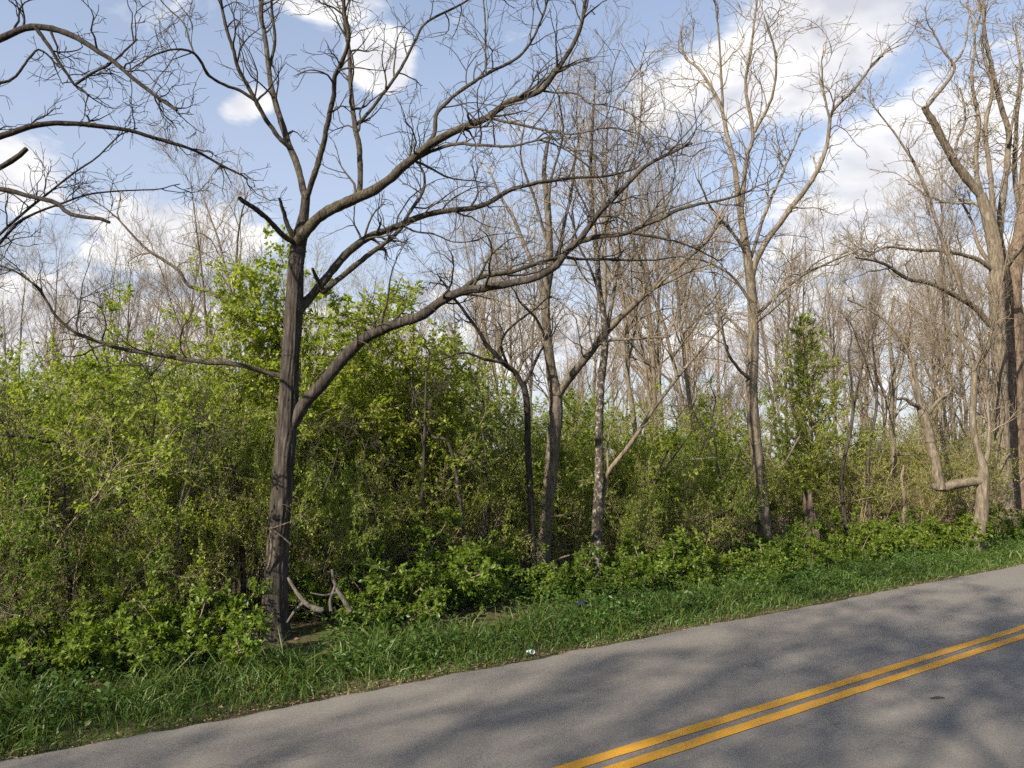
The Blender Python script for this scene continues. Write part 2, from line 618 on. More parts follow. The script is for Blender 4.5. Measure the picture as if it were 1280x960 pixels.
def build_road():
    r = np.random.default_rng(3)
    ts = np.concatenate([np.linspace(-150, -12, 40)[:-1], np.linspace(-12, 40, 700), np.linspace(42, 220, 60)])
    jag = np.interp(ts, np.linspace(-150, 220, 2200), r.normal(size=2200) * 0.022) + np.interp(ts, np.linspace(-150, 220, 400), r.normal(size=400) * 0.014)
    rows = []
    edge = jag
    ss = [0.0, -0.12, -0.5, -LANE * 0.5, -LANE, -LANE * 1.5, -2 * LANE + 0.1, -2 * LANE]
    for k, s in enumerate(ss):
        # local coordinates: x along the road, y towards the forest, road axis at y = 0
        crown = 0.0 if k in (0, 7) else 0.035 * (1 - ((s + LANE) / LANE) ** 2)
        sj = s + (edge if k == 0 else (edge * 0.5 if k == 1 else 0))
        rows.append(np.stack([ts, np.full_like(ts, 0) + sj + LANE, np.full_like(ts, crown) - (0.03 if k in (0, 7) else 0)], axis=-1))
    V = np.stack(rows)
    n, k = V.shape[:2]
    i = np.arange(n * k).reshape(n, k)
    Q = np.stack([i[:-1, :-1], i[:-1, 1:], i[1:, 1:], i[1:, :-1]], axis=-1).reshape(-1, 4)
    base = RN * PC
    o = link('road', make_mesh('road', [(V.reshape(-1, 3), Q)], M['asphalt']), None, base, ROT)
    tag(o, kind='structure')
    for off in (0.097, -0.097):
        hw = 0.055
        tl = np.linspace(-60, 200, 1600)
        e1 = hw + r.normal(size=len(tl)) * 0.0022
        e2 = -hw + r.normal(size=len(tl)) * 0.0022
        z = 0.035 + 0.004
        Vl = np.stack([np.stack([tl, off + e1, np.full_like(tl, z)], -1), np.stack([tl, off + e2, np.full_like(tl, z)], -1)])
        i = np.arange(2 * len(tl)).reshape(2, -1)
        Ql = np.stack([i[1, :-1], i[1, 1:], i[0, 1:], i[0, :-1]], axis=-1)
        link('centre_line', make_mesh('centre_line', [(Vl.reshape(-1, 3), Ql)], M['yellow_paint'], False), o)


build_road()


# ------------------------------------------------------------------ trees drawn limb by limb
def limb_mesh(P, rad, sides, mat, ridge=0.0, seed=0, cap=False):
    P, rad = np.asarray(P), np.asarray(rad)
    if cap:
        d = norm(P[-1] - P[-2])
        P = np.vstack([P, P[-1] + d * rad[-1] * 0.5])
        rad = np.append(rad, 0.001)
    V, Q = tubes(P[None], rad[None], sides)
    if ridge > 0:
        r = np.random.default_rng(seed)
        N = len(P)
        V = V.reshape(N, sides, 3)
        h = np.concatenate([[0], np.cumsum(np.linalg.norm(np.diff(P, axis=0), axis=1))])
        ang = np.arange(sides) / sides * 2 * np.pi
        disp = np.zeros((N, sides))
        for k in range(16):
            m = r.integers(max(3, sides // 8), max(4, sides // 3))
            disp += np.sin(m * ang[None] + h[:, None] * r.normal() * 4.5 + r.random() * 6.28 + 1.8 * np.sin(h[:, None] * (2 + r.random() * 9) + r.random() * 6))
        disp = disp / 4.0 + r.normal(size=disp.shape) * 0.25
        V = V + (V - P[:, None, :]) * (disp * ridge)[..., None]
        V = V.reshape(-1, 3)
    return make_mesh('limb', [(V, Q)], mat)


def traced_tree(name, label, cat, seed, base_px, depth, trunk, limbs, mats, twig=1.0, sub=None, ridge=0.05, group=None, leafy=None, slim=1.0):
    """trunk and limbs given as pixel polylines with widths in pixels and depth offsets in metres"""
    rng = np.random.default_rng(seed)
    k = m_per_px(depth) * slim
    pts = [at(x, y, depth + dz) for x, y, wd, dz in trunk]
    root_z = float(hz(pts[0][0], pts[0][1]))
    pts[0][2] = min(pts[0][2], root_z - 0.05)
    origin = np.array([pts[0][0], pts[0][1], root_z])
    root = thing(name, label, cat, origin, group)
    P, Ln = smooth_path(np.array(pts) - origin, max(24, int(len(pts) * 20)))
    wd = np.array([q[2] for q in trunk]) * k / 2
    cum = np.concatenate([[0], np.cumsum(np.linalg.norm(np.diff(np.array(pts), axis=0), axis=1))])
    rad = np.interp(np.linspace(0, cum[-1], len(P)), cum, wd)
    h = np.linspace(0, cum[-1], len(P))
    rad = rad * (1 + 0.75 * np.exp(-h / 0.28))
    link('trunk', limb_mesh(P, rad, (64 if depth < 11 else 36) if ridge else 12, mats[0], ridge, seed), root)
    lines = []
    for L in limbs:
        px, w0, w1, d0, d1 = L[:5]
        opt = L[5] if len(L) > 5 else ''
        n = len(px)
        dz = d0 + (d1 - d0) * (np.linspace(0, 1, n) ** 1.2)
        pp = np.array([at(x, y, depth + z) for (x, y), z in zip(px, dz)]) - origin
        Pl, ll = smooth_path(pp, max(10, n * 5))
        # a natural kink and wobble
        Pl[1:-1] += np.cumsum(rng.normal(size=(len(Pl) - 2, 3)), axis=0) * 0.0026 * depth / 9
        rl = np.linspace(0, 1, len(Pl))
        rl = (w0 * (1 - rl) ** 0.9 + w1 * rl ** 1.0 * (1 - 0.0)) * k / 2
        rl = np.maximum(rl, 0.004) * (1 + rng.normal(size=len(Pl)) * 0.045)
        thick = w0 > 6
        link('limb', limb_mesh(Pl, rl, 14 if thick else 8, mats[1] if 'd' not in opt else mats[0], 0.05 if thick else 0.0, seed + n, 'c' in opt), root)
        if 'b' not in opt:
            lines.append((Pl, rl, ll))
    # side branches and twigs
    T = []
    s = dict(gap=0.34, l0=0.45, l1=1.5, tw=0.16, up=0.22, ang=0.9, rend=0.0028, wig=0.24)
    s.update(sub or {})
    lv1, lr1 = [], []
    for Pl, rl, ll in lines:
        cnt = max(2, int(ll / s['gap'] * twig))
        a, b = sprout(rng, Pl[None], rl[None], cnt, 0.18, 1.0, s['l0'], s['l1'], s['ang'], s['up'], 9, s['wig'], 0.55, 0.017, s['rend'], 0.02, 0.35)
        lv1.append(a)
        lr1.append(b)
        # the tip of the limb goes on as a fan of twigs
        a, b = sprout(rng, Pl[None], rl[None], 2, 0.9, 1.0, s['l0'], s['l1'] * 0.9, 0.5, s['up'], 9, s['wig'], 0.9, 0.014, s['rend'], 0.02, 0.2)
        lv1.append(a)
        lr1.append(b)
    A = np.concatenate(lv1)
    AR = np.concatenate(lr1)
    n2 = max(2, int(5 * twig))
    B, BR = sprout(rng, A, AR, n2, 0.2, 0.98, s['l0'] * 0.5, s['l1'] * 0.5, 0.85, 0.15, 6, s['wig'] * 1.1, 0.7, 0.007, s['rend'], 0.02, 0.4)
    C_, CR = sprout(rng, B, BR, 2, 0.25, 1.0, 0.06, 0.26, 0.8, 0.12, 4, 0.2, 0.75, 0.004, s['rend'] * 0.85, 0.02, 0.3)
    parts = [tubes(A, AR, 5), tubes(B, BR, 4), tubes(C_, CR, 3)]
    link('crown', make_mesh('crown', parts, mats[2]), root)['kind'] = 'stuff'
    if leafy:
        pos, d = along(rng, B, leafy[0], 0.2, 1.0)
        V, Tt, rn = leaves(rng, pos, d, leafy[1])
        link('foliage', make_mesh('foliage', [(V, Tt)], M[leafy[2]], False, rn), root)
    return root


WAL = (M['bark_walnut'], M['bark_limb'], M['bark_twig'])
traced_tree(
    'forked_tree', 'tall dark-trunked bare tree with long sweeping limbs, nearest trunk to the road', 'tree', 11, (342, 790), 9.3,
    [(341, 800, 33, 0), (344, 740, 31, 0), (348, 670, 30, 0), (353, 600, 29, 0), (359, 525, 29, 0), (363, 450, 25, 0), (367, 390, 26, 0.03), (370, 330, 23, 0.05), (375, 297, 22, 0.08), (380, 268, 14, 0.1), (383, 240, 12, 0.12)],
    [([(382, 250), (374, 215), (362, 180), (350, 143), (340, 110), (336, 83), (330, 43), (325, 20), (328, -20), (322, -70)], 11, 4, 0.1, 0.9),
     ([(337, 85), (343, 53), (340, 20), (338, -20), (345, -60)], 5.5, 3, 0.6, 0.3),
     ([(365, 186), (353, 176), (333, 150), (317, 123), (297, 87), (290, 63), (277, 20), (270, -20), (255, -60)], 7.5, 3, 0.2, -0.7),
     ([(319, 126), (303, 115), (283, 107), (263, 95), (250, 73), (233, 63), (207, 66), (187, 75), (165, 90)], 5, 1.6, -0.2, -1.2),
     ([(262, 95), (240, 60), (228, 28), (200, 0), (190, -30)], 3, 1.5, -0.5, 0.5),
     ([(382, 250), (388, 231), (397, 207), (405, 177), (412, 140), (418, 115), (420, 90), (428, 74), (436, 45), (430, 0), (440, -50)], 9, 4, 0.1, -1.0),
     ([(372, 302), (384, 287), (400, 271), (427, 256), (470, 237), (510, 204), (534, 183), (570, 163), (607, 147), (634, 127), (674, 113), (694, 90), (714, 60), (727, 27), (734, -20)], 17, 3.5, 0.0, -1.6),
     ([(440, 250), (450, 236), (449, 187), (444, 157), (439, 110), (437, 67), (432, 27), (430, -20), (425, -60)], 9, 4, 0.0, 0.9),
     ([(444, 157), (460, 143), (484, 110), (500, 87), (517, 53), (530, 30), (560, 13), (584, 0), (610, -25)], 6, 3, 0.3, 1.2),
     ([(528, 188), (542, 167), (545, 143), (560, 127), (587, 107), (607, 95), (637, 80), (657, 63), (674, 30), (684, 0), (690, -30)], 6.5, 2.5, -0.5, 0.7),
     ([(607, 95), (607, 67), (607, 27), (604, -15)], 3, 2, -0.1, 0.2),
     ([(505, 207), (537, 190), (567, 180), (594, 180), (627, 182), (654, 180), (690, 172)], 6, 2, -0.4, -1.5),
     ([(674, 113), (690, 115), (720, 117), (736, 128), (760, 130)], 3, 1.5, -1.0, -1.5),
     ([(607, 147), (640, 155), (680, 165), (715, 170), (760, 160)], 4, 1.5, -1.0, -1.9),
     ([(368, 400), (380, 382), (397, 362), (414, 340), (432, 318), (458, 298), (494, 283), (534, 267), (587, 260), (614, 250), (634, 237), (667, 227), (714, 220), (757, 217), (800, 205)], 14, 3, 0.0, 2.4),
     ([(402, 366), (427, 345), (455, 322), (484, 302), (500, 288), (509, 270), (527, 240), (530, 220), (525, 203), (530, 180)], 9, 2.5, 0.1, 1.6),
     ([(366, 530), (378, 508), (400, 481), (428, 448), (460, 421), (494, 407), (524, 397), (554, 374), (577, 363), (604, 360), (634, 355), (660, 350), (690, 334), (704, 316), (720, 302), (744, 267), (780, 230), (797, 213), (827, 197), (865, 180)], 19, 3, 0.0, -1.4, 'd'),
     ([(575, 364), (600, 347), (640, 340), (680, 328), (704, 323), (724, 325), (777, 327), (820, 326), (845, 322)], 7.5, 2, -0.3, 1.2),
     ([(715, 305), (745, 297), (777, 293), (820, 277), (854, 260), (905, 250), (940, 238)], 8, 2, -0.8, -1.6),
     ([(790, 291), (830, 298), (860, 305), (905, 325)], 4, 1.5, -1.2, -1.0),
     ([(505, 283), (520, 290), (545, 293), (570, 303), (600, 300)], 3.5, 1.5, 0.8, 0.4),
     ([(352, 470), (340, 467), (313, 459), (287, 453), (260, 453), (213, 447), (167, 440), (143, 435), (100, 420), (77, 403), (63, 383), (47, 360), (17, 340), (-20, 330)], 8, 2, 0.0, -0.6),
     ([(372, 306), (353, 293), (327, 267), (299, 247)], 8, 6, 0.0, -0.6, 'cbd'),
     ([(370, 308), (358, 280), (353, 263), (349, 248)], 9, 4, 0.0, -0.25, 'cbd'),
     ([(403, 362), (397, 350), (391, 335)], 7, 4, 0.0, -0.25, 'cbd')],
    WAL, 0.85, dict(gap=0.21, l0=0.35, l1=1.35, wig=0.2, up=0.3), slim=0.85)

# branches of a nearer tree that stands outside the frame and reaches in from the upper left
traced_tree(
    'overhanging_tree', 'dark bare tree outside the frame whose broken branches reach in at upper left', 'tree', 12, (-300, 700), 7.6,
    [(-330, 860, 44, 0), (-330, 650, 38, 0), (-322, 450, 36, 0), (-318, 250, 32, 0), (-300, 100, 26, 0), (-290, -50, 22, 0), (-280, -200, 14, 0)],
    [([(-300, 150), (-200, 110), (-100, 80), (-40, 60), (0, 45), (30, 33), (60, 33), (90, 43), (120, 62), (140, 75), (170, 100), (200, 123), (221, 138)], 14, 3, 0, -0.6),
     ([(-318, 300), (-200, 240), (-90, 195), (0, 168), (40, 155), (80, 153), (120, 157), (160, 163), (200, 175), (245, 190), (275, 207), (310, 224)], 13, 2.2, 0, 0.8),
     ([(-318, 330), (-200, 270), (-80, 235), (0, 240), (30, 247), (70, 257), (88, 271), (137, 278)], 10, 4, 0, -0.4, 'cb'),
     ([(-318, 360), (-180, 300), (-60, 240), (0, 209), (15, 200), (33, 186)], 9, 6, 0, -0.2, 'cb'),
     ([(44, 33), (65, 62), (80, 85), (95, 107)], 5, 3, -0.4, -0.3, 'c'),
     ([(95, 105), (115, 93), (140, 78), (160, 60), (172, 49)], 3.5, 2, -0.3, -0.2),
     ([(-60, 105), (0, 104), (20, 95), (38, 70), (52, 62), (75, 85)], 4, 2, -0.5, -0.2),
     ([(-250, 480), (-120, 400), (0, 290), (40, 255), (90, 215), (120, 195), (150, 165), (172, 160)], 6, 1.5, 0, 0.6),
     ([(-250, 500), (-100, 420), (0, 305), (30, 275), (70, 258), (110, 245), (160, 240), (200, 238), (225, 230)], 6, 1.5, 0, 0.9),
     ([(-300, 100), (-220, 30), (-120, -30), (-30, -60), (80, -80)], 12, 3, 0, 0.3),
     ([(-290, -50), (-230, -160), (-150, -240)], 10, 3, 0, 0.8)],
    (M['bark_dark'], M['bark_dark'], M['bark_dark']), 0.8, dict(gap=0.3, l0=0.2, l1=0.8, wig=0.28))

WOOD = (M['bark_wood'], M['bark_wood'], M['twig_wood'])
traced_tree(
    'forked_tree', 'grey-brown bare tree whose trunk splits in two above the green bushes', 'tree', 21, (678, 728), 13.2,
    [(678, 732, 18, 0), (680, 690, 16, 0), (683, 650, 16, 0), (688, 600, 16, 0), (692, 550, 17, 0), (695, 515, 17, 0), (694, 492, 15, 0), (689, 460, 12, 0), (684, 420, 11, 0), (682, 375, 11, 0), (687, 335, 10, 0), (686, 290, 9, 0), (684, 250, 8, 0), (680, 213, 6, 0), (686, 170, 4, 0)],
    [([(694, 500), (705, 481), (718, 465), (740, 437), (760, 411), (787, 384), (810, 364), (845, 334), (880, 305), (905, 270)], 11, 2.5, 0, -1.6),
     ([(810, 364), (835, 353), (865, 338), (890, 330)], 4, 1.5, -0.9, -1.6),
     ([(745, 432), (770, 424), (800, 422), (838, 421)], 4, 1.5, -0.5, -1.8),
     ([(683, 385), (672, 350), (655, 310), (640, 275), (620, 240), (610, 215)], 7, 2.5, 0, 1.6),
     ([(686, 340), (700, 310), (706, 280), (715, 240), (720, 190), (730, 150)], 5, 2, 0, 1.0),
     ([(684, 270), (690, 220), (705, 170), (700, 120)], 4, 1.6, 0, -1.0),
     ([(684, 430), (672, 400), (652, 380), (640, 360)], 4, 1.5, 0, -1.2),
     ([(683, 300), (668, 250), (650, 200), (655, 150)], 4, 1.6, 0, -0.6)],
    WOOD, 1.0, dict(l0=0.5, l1=1.6, up=0.4, ang=0.75, rend=0.0035))

traced_tree(
    'slender_tree', 'crooked dark bare tree leaning left out of the bushes beside the split trunk', 'tree', 22, (660, 700), 12.6,
    [(668, 735, 9, 0), (664, 640, 8, 0), (660, 560, 8, 0), (659, 510, 8, 0), (655, 482, 8, 0)],
    [([(656, 485), (645, 466), (630, 453), (607, 430), (590, 405), (567, 375), (550, 350)], 7, 2, 0, -0.9),
     ([(655, 482), (668, 455), (677, 440), (690, 420)], 5, 2, 0, 0.8),
     ([(634, 456), (627, 430), (640, 410), (667, 390), (690, 370)], 4, 1.5, 0, -0.8),
     ([(630, 453), (605, 448), (580, 441), (555, 448)], 4, 1.5, -0.3, -0.9)],
    (M['bark_dark'], M['bark_dark'], M['bark_twig']), 1.0, dict(l0=0.3, l1=1.0, rend=0.003), ridge=0)

traced_tree(
    'slender_tree', 'straight dark tree with pale flaking patches, its foot in the grass', 'tree', 23, (745, 735), 12.5,
    [(744, 742, 17, 0), (745, 690, 14, 0), (747, 640, 12, 0), (749, 590, 11, 0), (749, 530, 10, 0), (751, 480, 10, 0), (756, 437, 9, 0), (755, 400, 8, 0), (749, 360, 7, 0), (746, 320, 7, 0), (742, 280, 6, 0), (738, 220, 5, 0), (741, 150, 3.5, 0), (744, 95, 2, 0)],
    [([(756, 420), (765, 380), (772, 330), (778, 280), (785, 230), (800, 160), (803, 90)], 5, 1.6, 0, 0.8),
     ([(752, 380), (740, 340), (722, 300), (715, 260)], 4, 1.5, 0, -0.8),
     ([(746, 320), (760, 270), (775, 220), (790, 190)], 3.5, 1.5, 0, -1.0),
     ([(740, 250), (726, 200), (720, 150), (722, 100)], 3, 1.2, 0, 0.6)],
    (M['bark_mottled'], M['bark_wood'], M['twig_wood']), 1.0, dict(l0=0.5, l1=1.4, up=0.5, ang=0.65, rend=0.0035), ridge=0.03)

traced_tree(
    'leaning_sapling', 'thin pale grey sapling leaning right beside the flaking dark tree', 'tree', 24, (752, 700), 12.4,
    [(749, 730, 6, 0.3), (751, 650, 6, 0.3), (757, 605, 6, 0.2), (762, 588, 6, 0.1), (788, 555, 5.5, 0), (820, 507, 5, 0), (854, 463, 4, 0), (888, 424, 3, 0), (915, 395, 2, 0)],
    [([(760, 592), (759, 560), (764, 530), (775, 500), (790, 480)], 3, 1.3, 0.1, 0.4),
     ([(800, 535), (815, 528), (835, 524)], 2, 1.2, 0, -0.5)],
    (M['bark_pale'], M['bark_pale'], M['twig_wood']), 0.7, dict(l0=0.2, l1=0.8), ridge=0)

PALE = (M['bark_pale'], M['bark_pale'], M['twig_wood'])
traced_tree(
    'tall_tree', 'tall pale-barked tree with a crown of spreading upright limbs above the cedar', 'tree', 25, (957, 690), 17.0,
    [(957, 694, 16, 0), (954, 640, 15, 0), (950, 597, 15, 0), (944, 545, 14, 0), (940, 487, 13, 0), (942, 430, 13, 0), (940, 370, 12, 0), (935, 327, 11, 0), (928, 280, 9, 0), (922, 240, 8, 0)],
    [([(923, 245), (918, 210), (908, 167), (900, 133), (876, 90), (856, 73), (850, 40)], 7, 2, 0, 1.2),
     ([(903, 140), (901, 90), (897, 40), (893, 0)], 4, 1.5, 0.7, 0.2),
     ([(926, 265), (933, 200), (943, 167), (934, 110), (940, 67), (948, 0), (950, -20)], 6, 2, 0, -0.6),
     ([(943, 165), (965, 120), (968, 70), (955, 20)], 4, 1.5, -0.3, -1.2),
     ([(938, 350), (953, 312), (980, 273), (1016, 227), (1033, 187), (1040, 143), (1066, 117), (1090, 85), (1104, 70)], 8, 2, 0, -1.0),
     ([(1038, 150), (1030, 110), (1028, 70)], 3, 1.4, -0.8, -1.2),
     ([(936, 330), (955, 270), (975, 220), (1000, 165)], 5, 1.5, 0, 1.2),
     ([(941, 400), (965, 375), (1000, 345), (1040, 325), (1075, 310)], 5, 1.5, 0, 1.8),
     ([(940, 475), (925, 462), (910, 440), (902, 400)], 5, 2, 0, -1.0),
     ([(943, 405), (960, 392), (985, 372)], 4, 1.5, 0, -1.0),
     ([(934, 320), (915, 290), (890, 262), (872, 225)], 5, 1.6, 0, -1.2),
     ([(940, 380), (915, 345), (880, 325), (850, 320)], 4, 1.5, 0, -0.8),
     ([(939, 430), (918, 405), (895, 385), (870, 345)], 4, 1.5, 0, 1.2)],
    PALE, 1.05, dict(gap=0.36, l0=0.6, l1=2.0, up=0.45, ang=0.65, rend=0.0045), ridge=0.04)

traced_tree(
    'massive_tree', 'thick reddish-brown trunk at the right edge of the picture', 'tree', 26, (1270, 652), 23.5,
    [(1271, 660, 33, 0), (1270, 600, 29, 0), (1268, 540, 28, 0), (1267, 470, 27, 0), (1265, 410, 26, 0), (1262, 372, 26, 0), (1268, 330, 20, 0), (1278, 280, 16, 0), (1284, 200, 14, 0), (1290, 100, 10, 0)],
    [([(1268, 345), (1255, 320), (1249, 290), (1258, 200), (1260, 167), (1250, 133), (1240, 93), (1230, 50), (1225, 0)], 10, 3, 0, -1.0),
     ([(1278, 280), (1268, 220), (1272, 150), (1278, 90), (1270, 30)], 7, 2, 0, 1),
     ([(1284, 200), (1300, 120), (1298, 40)], 6, 2, 0, -1),
     ([(1259, 180), (1270, 130), (1276, 80)], 4, 1.5, -0.5, -1)],
    (M['bark_red'], M['bark_pale'], M['twig_wood']), 1.0, dict(gap=0.42, l0=0.7, l1=2.2, up=0.45, ang=0.65, rend=0.006), ridge=0.05)

traced_tree(
    'massive_tree', 'big pale trunk with a dark broken-angled limb, just left of the thick trunk', 'tree', 27, (1257, 655), 22.4,
    [(1259, 660, 20, 0), (1257, 620, 18, 0), (1253, 553, 17, 0), (1250, 470, 17, 0), (1248, 420, 18, 0), (1246, 370, 18, 0), (1245, 320, 17, 0), (1236, 275, 15, 0), (1226, 243, 12, 0)],
    [([(1228, 248), (1206, 217), (1190, 193), (1173, 163), (1156, 133)], 11, 8, 0, -0.8, 'd'),
     ([(1157, 135), (1173, 113), (1187, 95), (1191, 80), (1178, 60), (1165, 35)], 5, 1.6, -0.8, -1.2),
     ([(1190, 82), (1205, 60), (1212, 20)], 3, 1.4, -0.9, -0.4),
     ([(1193, 198), (1196, 175), (1205, 150), (1200, 110)], 4, 1.5, -0.4, 0.4),
     ([(1236, 280), (1225, 240), (1221, 200), (1225, 150), (1217, 100), (1220, 50), (1210, 0)], 7, 2, 0, 1.2),
     ([(1242, 300), (1238, 220), (1232, 160), (1240, 110), (1228, 60), (1235, 0)], 7, 2, 0, 0.3),
     ([(1244, 340), (1222, 325), (1200, 318), (1175, 313), (1140, 312), (1110, 308), (1085, 320)], 6, 2, 0, -1.6),
     ([(1246, 415), (1223, 388), (1196, 370), (1163, 354), (1136, 348), (1106, 330), (1070, 322)], 8, 2, 0, -2.2),
     ([(1205, 375), (1190, 330), (1172, 280), (1150, 220), (1128, 180), (1090, 130)], 5, 1.5, -1.0, -1.5),
     ([(1235, 270), (1215, 255), (1190, 255), (1160, 248), (1135, 230)], 4, 1.5, 0, 1.6),
     ([(1244, 335), (1224, 310), (1215, 280), (1200, 250), (1175, 220)], 5, 1.5, 0, 2.0),
     ([(1246, 360), (1262, 330), (1285, 300), (1310, 260)], 6, 2, 0, -2)],
    (M['bark_pale'], M['bark_pale'], M['twig_wood']), 1.0, dict(gap=0.42, l0=0.7, l1=2.1, up=0.4, ang=0.7, rend=0.006), ridge=0.05)

traced_tree(
    'bent_tree', 'small pale tree with a limb running level then turning straight up', 'tree', 28, (1222, 688), 17.3,
    [(1221, 692, 19, 0), (1222, 668, 16, 0), (1227, 645, 15, 0), (1228, 620, 14, 0), (1229, 600, 14, 0), (1229, 584, 11, 0), (1222, 560, 8, 0), (1216, 530, 8, 0), (1217, 490, 8, 0), (1218, 463, 7, 0), (1213, 440, 6, 0), (1200, 417, 5, 0), (1196, 385, 4, 0)],
    [([(1232, 601), (1215, 603), (1195, 606), (1176, 609), (1170, 606)], 11, 11, 0, 0, 'cb'),
     ([(1176, 611), (1173, 598), (1171, 580), (1166, 558), (1162, 540), (1156, 522), (1152, 512)], 12, 11, 0, 0, 'b'),
     ([(1154, 518), (1147, 508), (1139, 505), (1130, 497), (1122, 499)], 6, 3, 0, -0.4),
     ([(1156, 522), (1164, 512), (1172, 500), (1183, 493)], 5, 3, 0, 0.4),
     ([(1152, 513), (1148, 485), (1142, 455), (1133, 430), (1110, 400), (1080, 380), (1060, 372)], 5, 2, 0, -0.4),
     ([(1230, 585), (1236, 560), (1236, 535), (1234, 505), (1226, 480), (1220, 470)], 6, 3, 0, 0.2),
     ([(1150, 500), (1140, 470), (1136, 430), (1139, 390)], 4, 1.5, 0, 0.6),
     ([(1218, 465), (1226, 440), (1236, 415)], 3, 1.5, 0, -0.6)],
    (M['bark_pale'], M['bark_pale'], M['twig_wood']), 1.0, dict(l0=0.4, l1=1.4, rend=0.0045), ridge=0.03)

traced_tree(
    'slender_tree', 'thin tan tree with a level grey limb in the brush between cedar and bent tree', 'tree', 29, (1122, 660), 19.5,
    [(1118, 668, 9, 0), (1116, 620, 7, 0), (1117, 570, 7, 0), (1114, 520, 6, 0), (1117, 470, 5, 0), (1112, 420, 4, 0), (1118, 370, 3, 0)],
    [([(1117, 568), (1130, 568), (1160, 566)], 4, 3, 0, 0.2, 'c'),
     ([(1115, 520), (1100, 480), (1085, 450), (1075, 410)], 4, 1.5, 0, 0.5),
     ([(1116, 480), (1130, 450), (1138, 410)], 3, 1.5, 0, -0.5)],
    PALE, 1.4, dict(l0=0.5, l1=1.6, rend=0.0045), ridge=0)

traced_tree(
    'slender_tree', 'slanting pale-limbed bare tree behind the leaves left of the nearest trunk', 'tree', 30, (300, 700), 13.0,
    [(318, 740, 11, 0), (312, 680, 11, 0), (300, 610, 10, 0), (292, 560, 9, 0), (300, 500, 9, 0), (322, 440, 9, 0), (300, 400, 8, 0), (283, 375, 7, 0)],
    [([(285, 378), (262, 366), (236, 358), (222, 338), (190, 318), (165, 295), (140, 268)], 5, 2, 0, -0.6),
     ([(300, 400), (280, 330), (270, 290), (250, 240)], 4, 1.5, 0, 0.8),
     ([(290, 385), (296, 340), (300, 290), (310, 240)], 4, 1.5, 0, -0.5),
     ([(318, 445), (335, 410), (338, 380), (320, 350)], 4, 1.5, 0, 0.5)],
    WOOD, 1.0, dict(l0=0.4, l1=1.4, up=0.35, rend=0.0035), ridge=0.02)


# ------------------------------------------------------------------ bare wood behind: a few trees grown once, then copied
def bare_tree_meshes(seed, H, form):
    """one bare tree of height H: trunk mesh and crown mesh"""
    rng = np.random.default_rng(seed)
    n = 18
    s = np.linspace(0, 1, n)
    lean = rng.normal(size=2) * 0.08 * H
    P = np.stack([lean[0] * s ** 1.5 + np.cumsum(rng.normal(size=n)) * 0.012 * H / 4, lean[1] * s ** 1.5 + np.cumsum(rng.normal(size=n)) * 0.012 * H / 4, s * H], axis=1)
    P[0] = (0, 0, -0.15)
    r0 = 0.0062 * H + 0.01
    rad = r0 * (1 - s) ** 0.8 + 0.006
    rad[0] *= 1.5
    nl = {'upright': 17, 'broad': 15, 'thin': 12, 'clump': 15}[form]
    ang = {'upright': 0.62, 'broad': 0.95, 'thin': 0.75, 'clump': 0.55}[form]
    lo = {'upright': 0.28, 'broad': 0.3, 'thin': 0.35, 'clump': 0.08}[form]
    A, AR = sprout(rng, P[None], rad[None], nl, lo, 0.97, H * 0.30, H * 0.50, ang, 0.2, 11, 0.15, 0.5, 0.036, 0.0045, 0.06, 0.6)
    B, BR = sprout(rng, A, AR, 8, 0.18, 0.98, H * 0.07, H * 0.17, 0.65, 0.22, 7, 0.17, 0.55, 0.012, 0.0038, 0.05, 0.45)
    C, CR = sprout(rng, B, BR, 4, 0.15, 1.0, H * 0.03, H * 0.075, 0.65, 0.2, 5, 0.18, 0.65, 0.0055, 0.003, 0.04, 0.3)
    D, DR = sprout(rng, C, CR, 2, 0.2, 0.9, 0.15, 0.4, 0.6, 0.2, 3, 0.15, 0.75, 0.004, 0.0026, 0.03, 0.2)
    return (P, rad), (A, AR), (B, BR), (C, CR), (D, DR)


BARE = []
FORMS = ['upright', 'broad', 'thin', 'clump', 'upright', 'thin']
for k, f in enumerate(FORMS):
    tr, A, B, C, D = bare_tree_meshes(100 + k, 12.0, f)
    tm = make_mesh('trunk', [tubes(tr[0][None], tr[1][None], 10)], M['bark_far'])
    lm = make_mesh('limbs', [tubes(A[0], A[1], 6)], M['bark_far'])
    cm = make_mesh('crown', [tubes(B[0], B[1], 4), tubes(C[0], C[1], 3), tubes(D[0], D[1], 3)], M['twig_wood'])
    BARE.append((tm, lm, cm))


def bare_tree(k, label, loc, rz, scale, group):
    root = thing('bare_tree', label, 'tree', loc, group)
    root.rotation_euler = (rngT.normal() * 0.05, rngT.normal() * 0.05, rz)
    root.scale = (scale * 0.92, scale * 0.92, scale) if not isinstance(scale, tuple) else scale
    for nm, me in zip(('trunk', 'limbs', 'crown'), BARE[k]):
        o = link(nm, me, root)
        if nm != 'trunk':
            o['kind'] = 'stuff'
    return root


def zone(px):
    for lim, txt in ((60, 'at far left'), (200, 'behind the narrow leafy sapling'), (340, 'left of the nearest trunk'), (450, 'right of the nearest trunk'), (570, 'under the big lowest limb'),
                     (690, 'behind the split tree'), (780, 'behind the flaking dark tree'), (880, 'behind the leaning sapling'), (970, 'behind the tall pale tree'),
                     (1050, 'behind the cedar'), (1130, 'right of the cedar'), (1220, 'behind the bent tree')):
        if px < lim:
            return txt
    return 'behind the thickest trunk'


rngT = np.random.default_rng(77)
G_WOOD = 'bare trees of the wood behind the bushes'
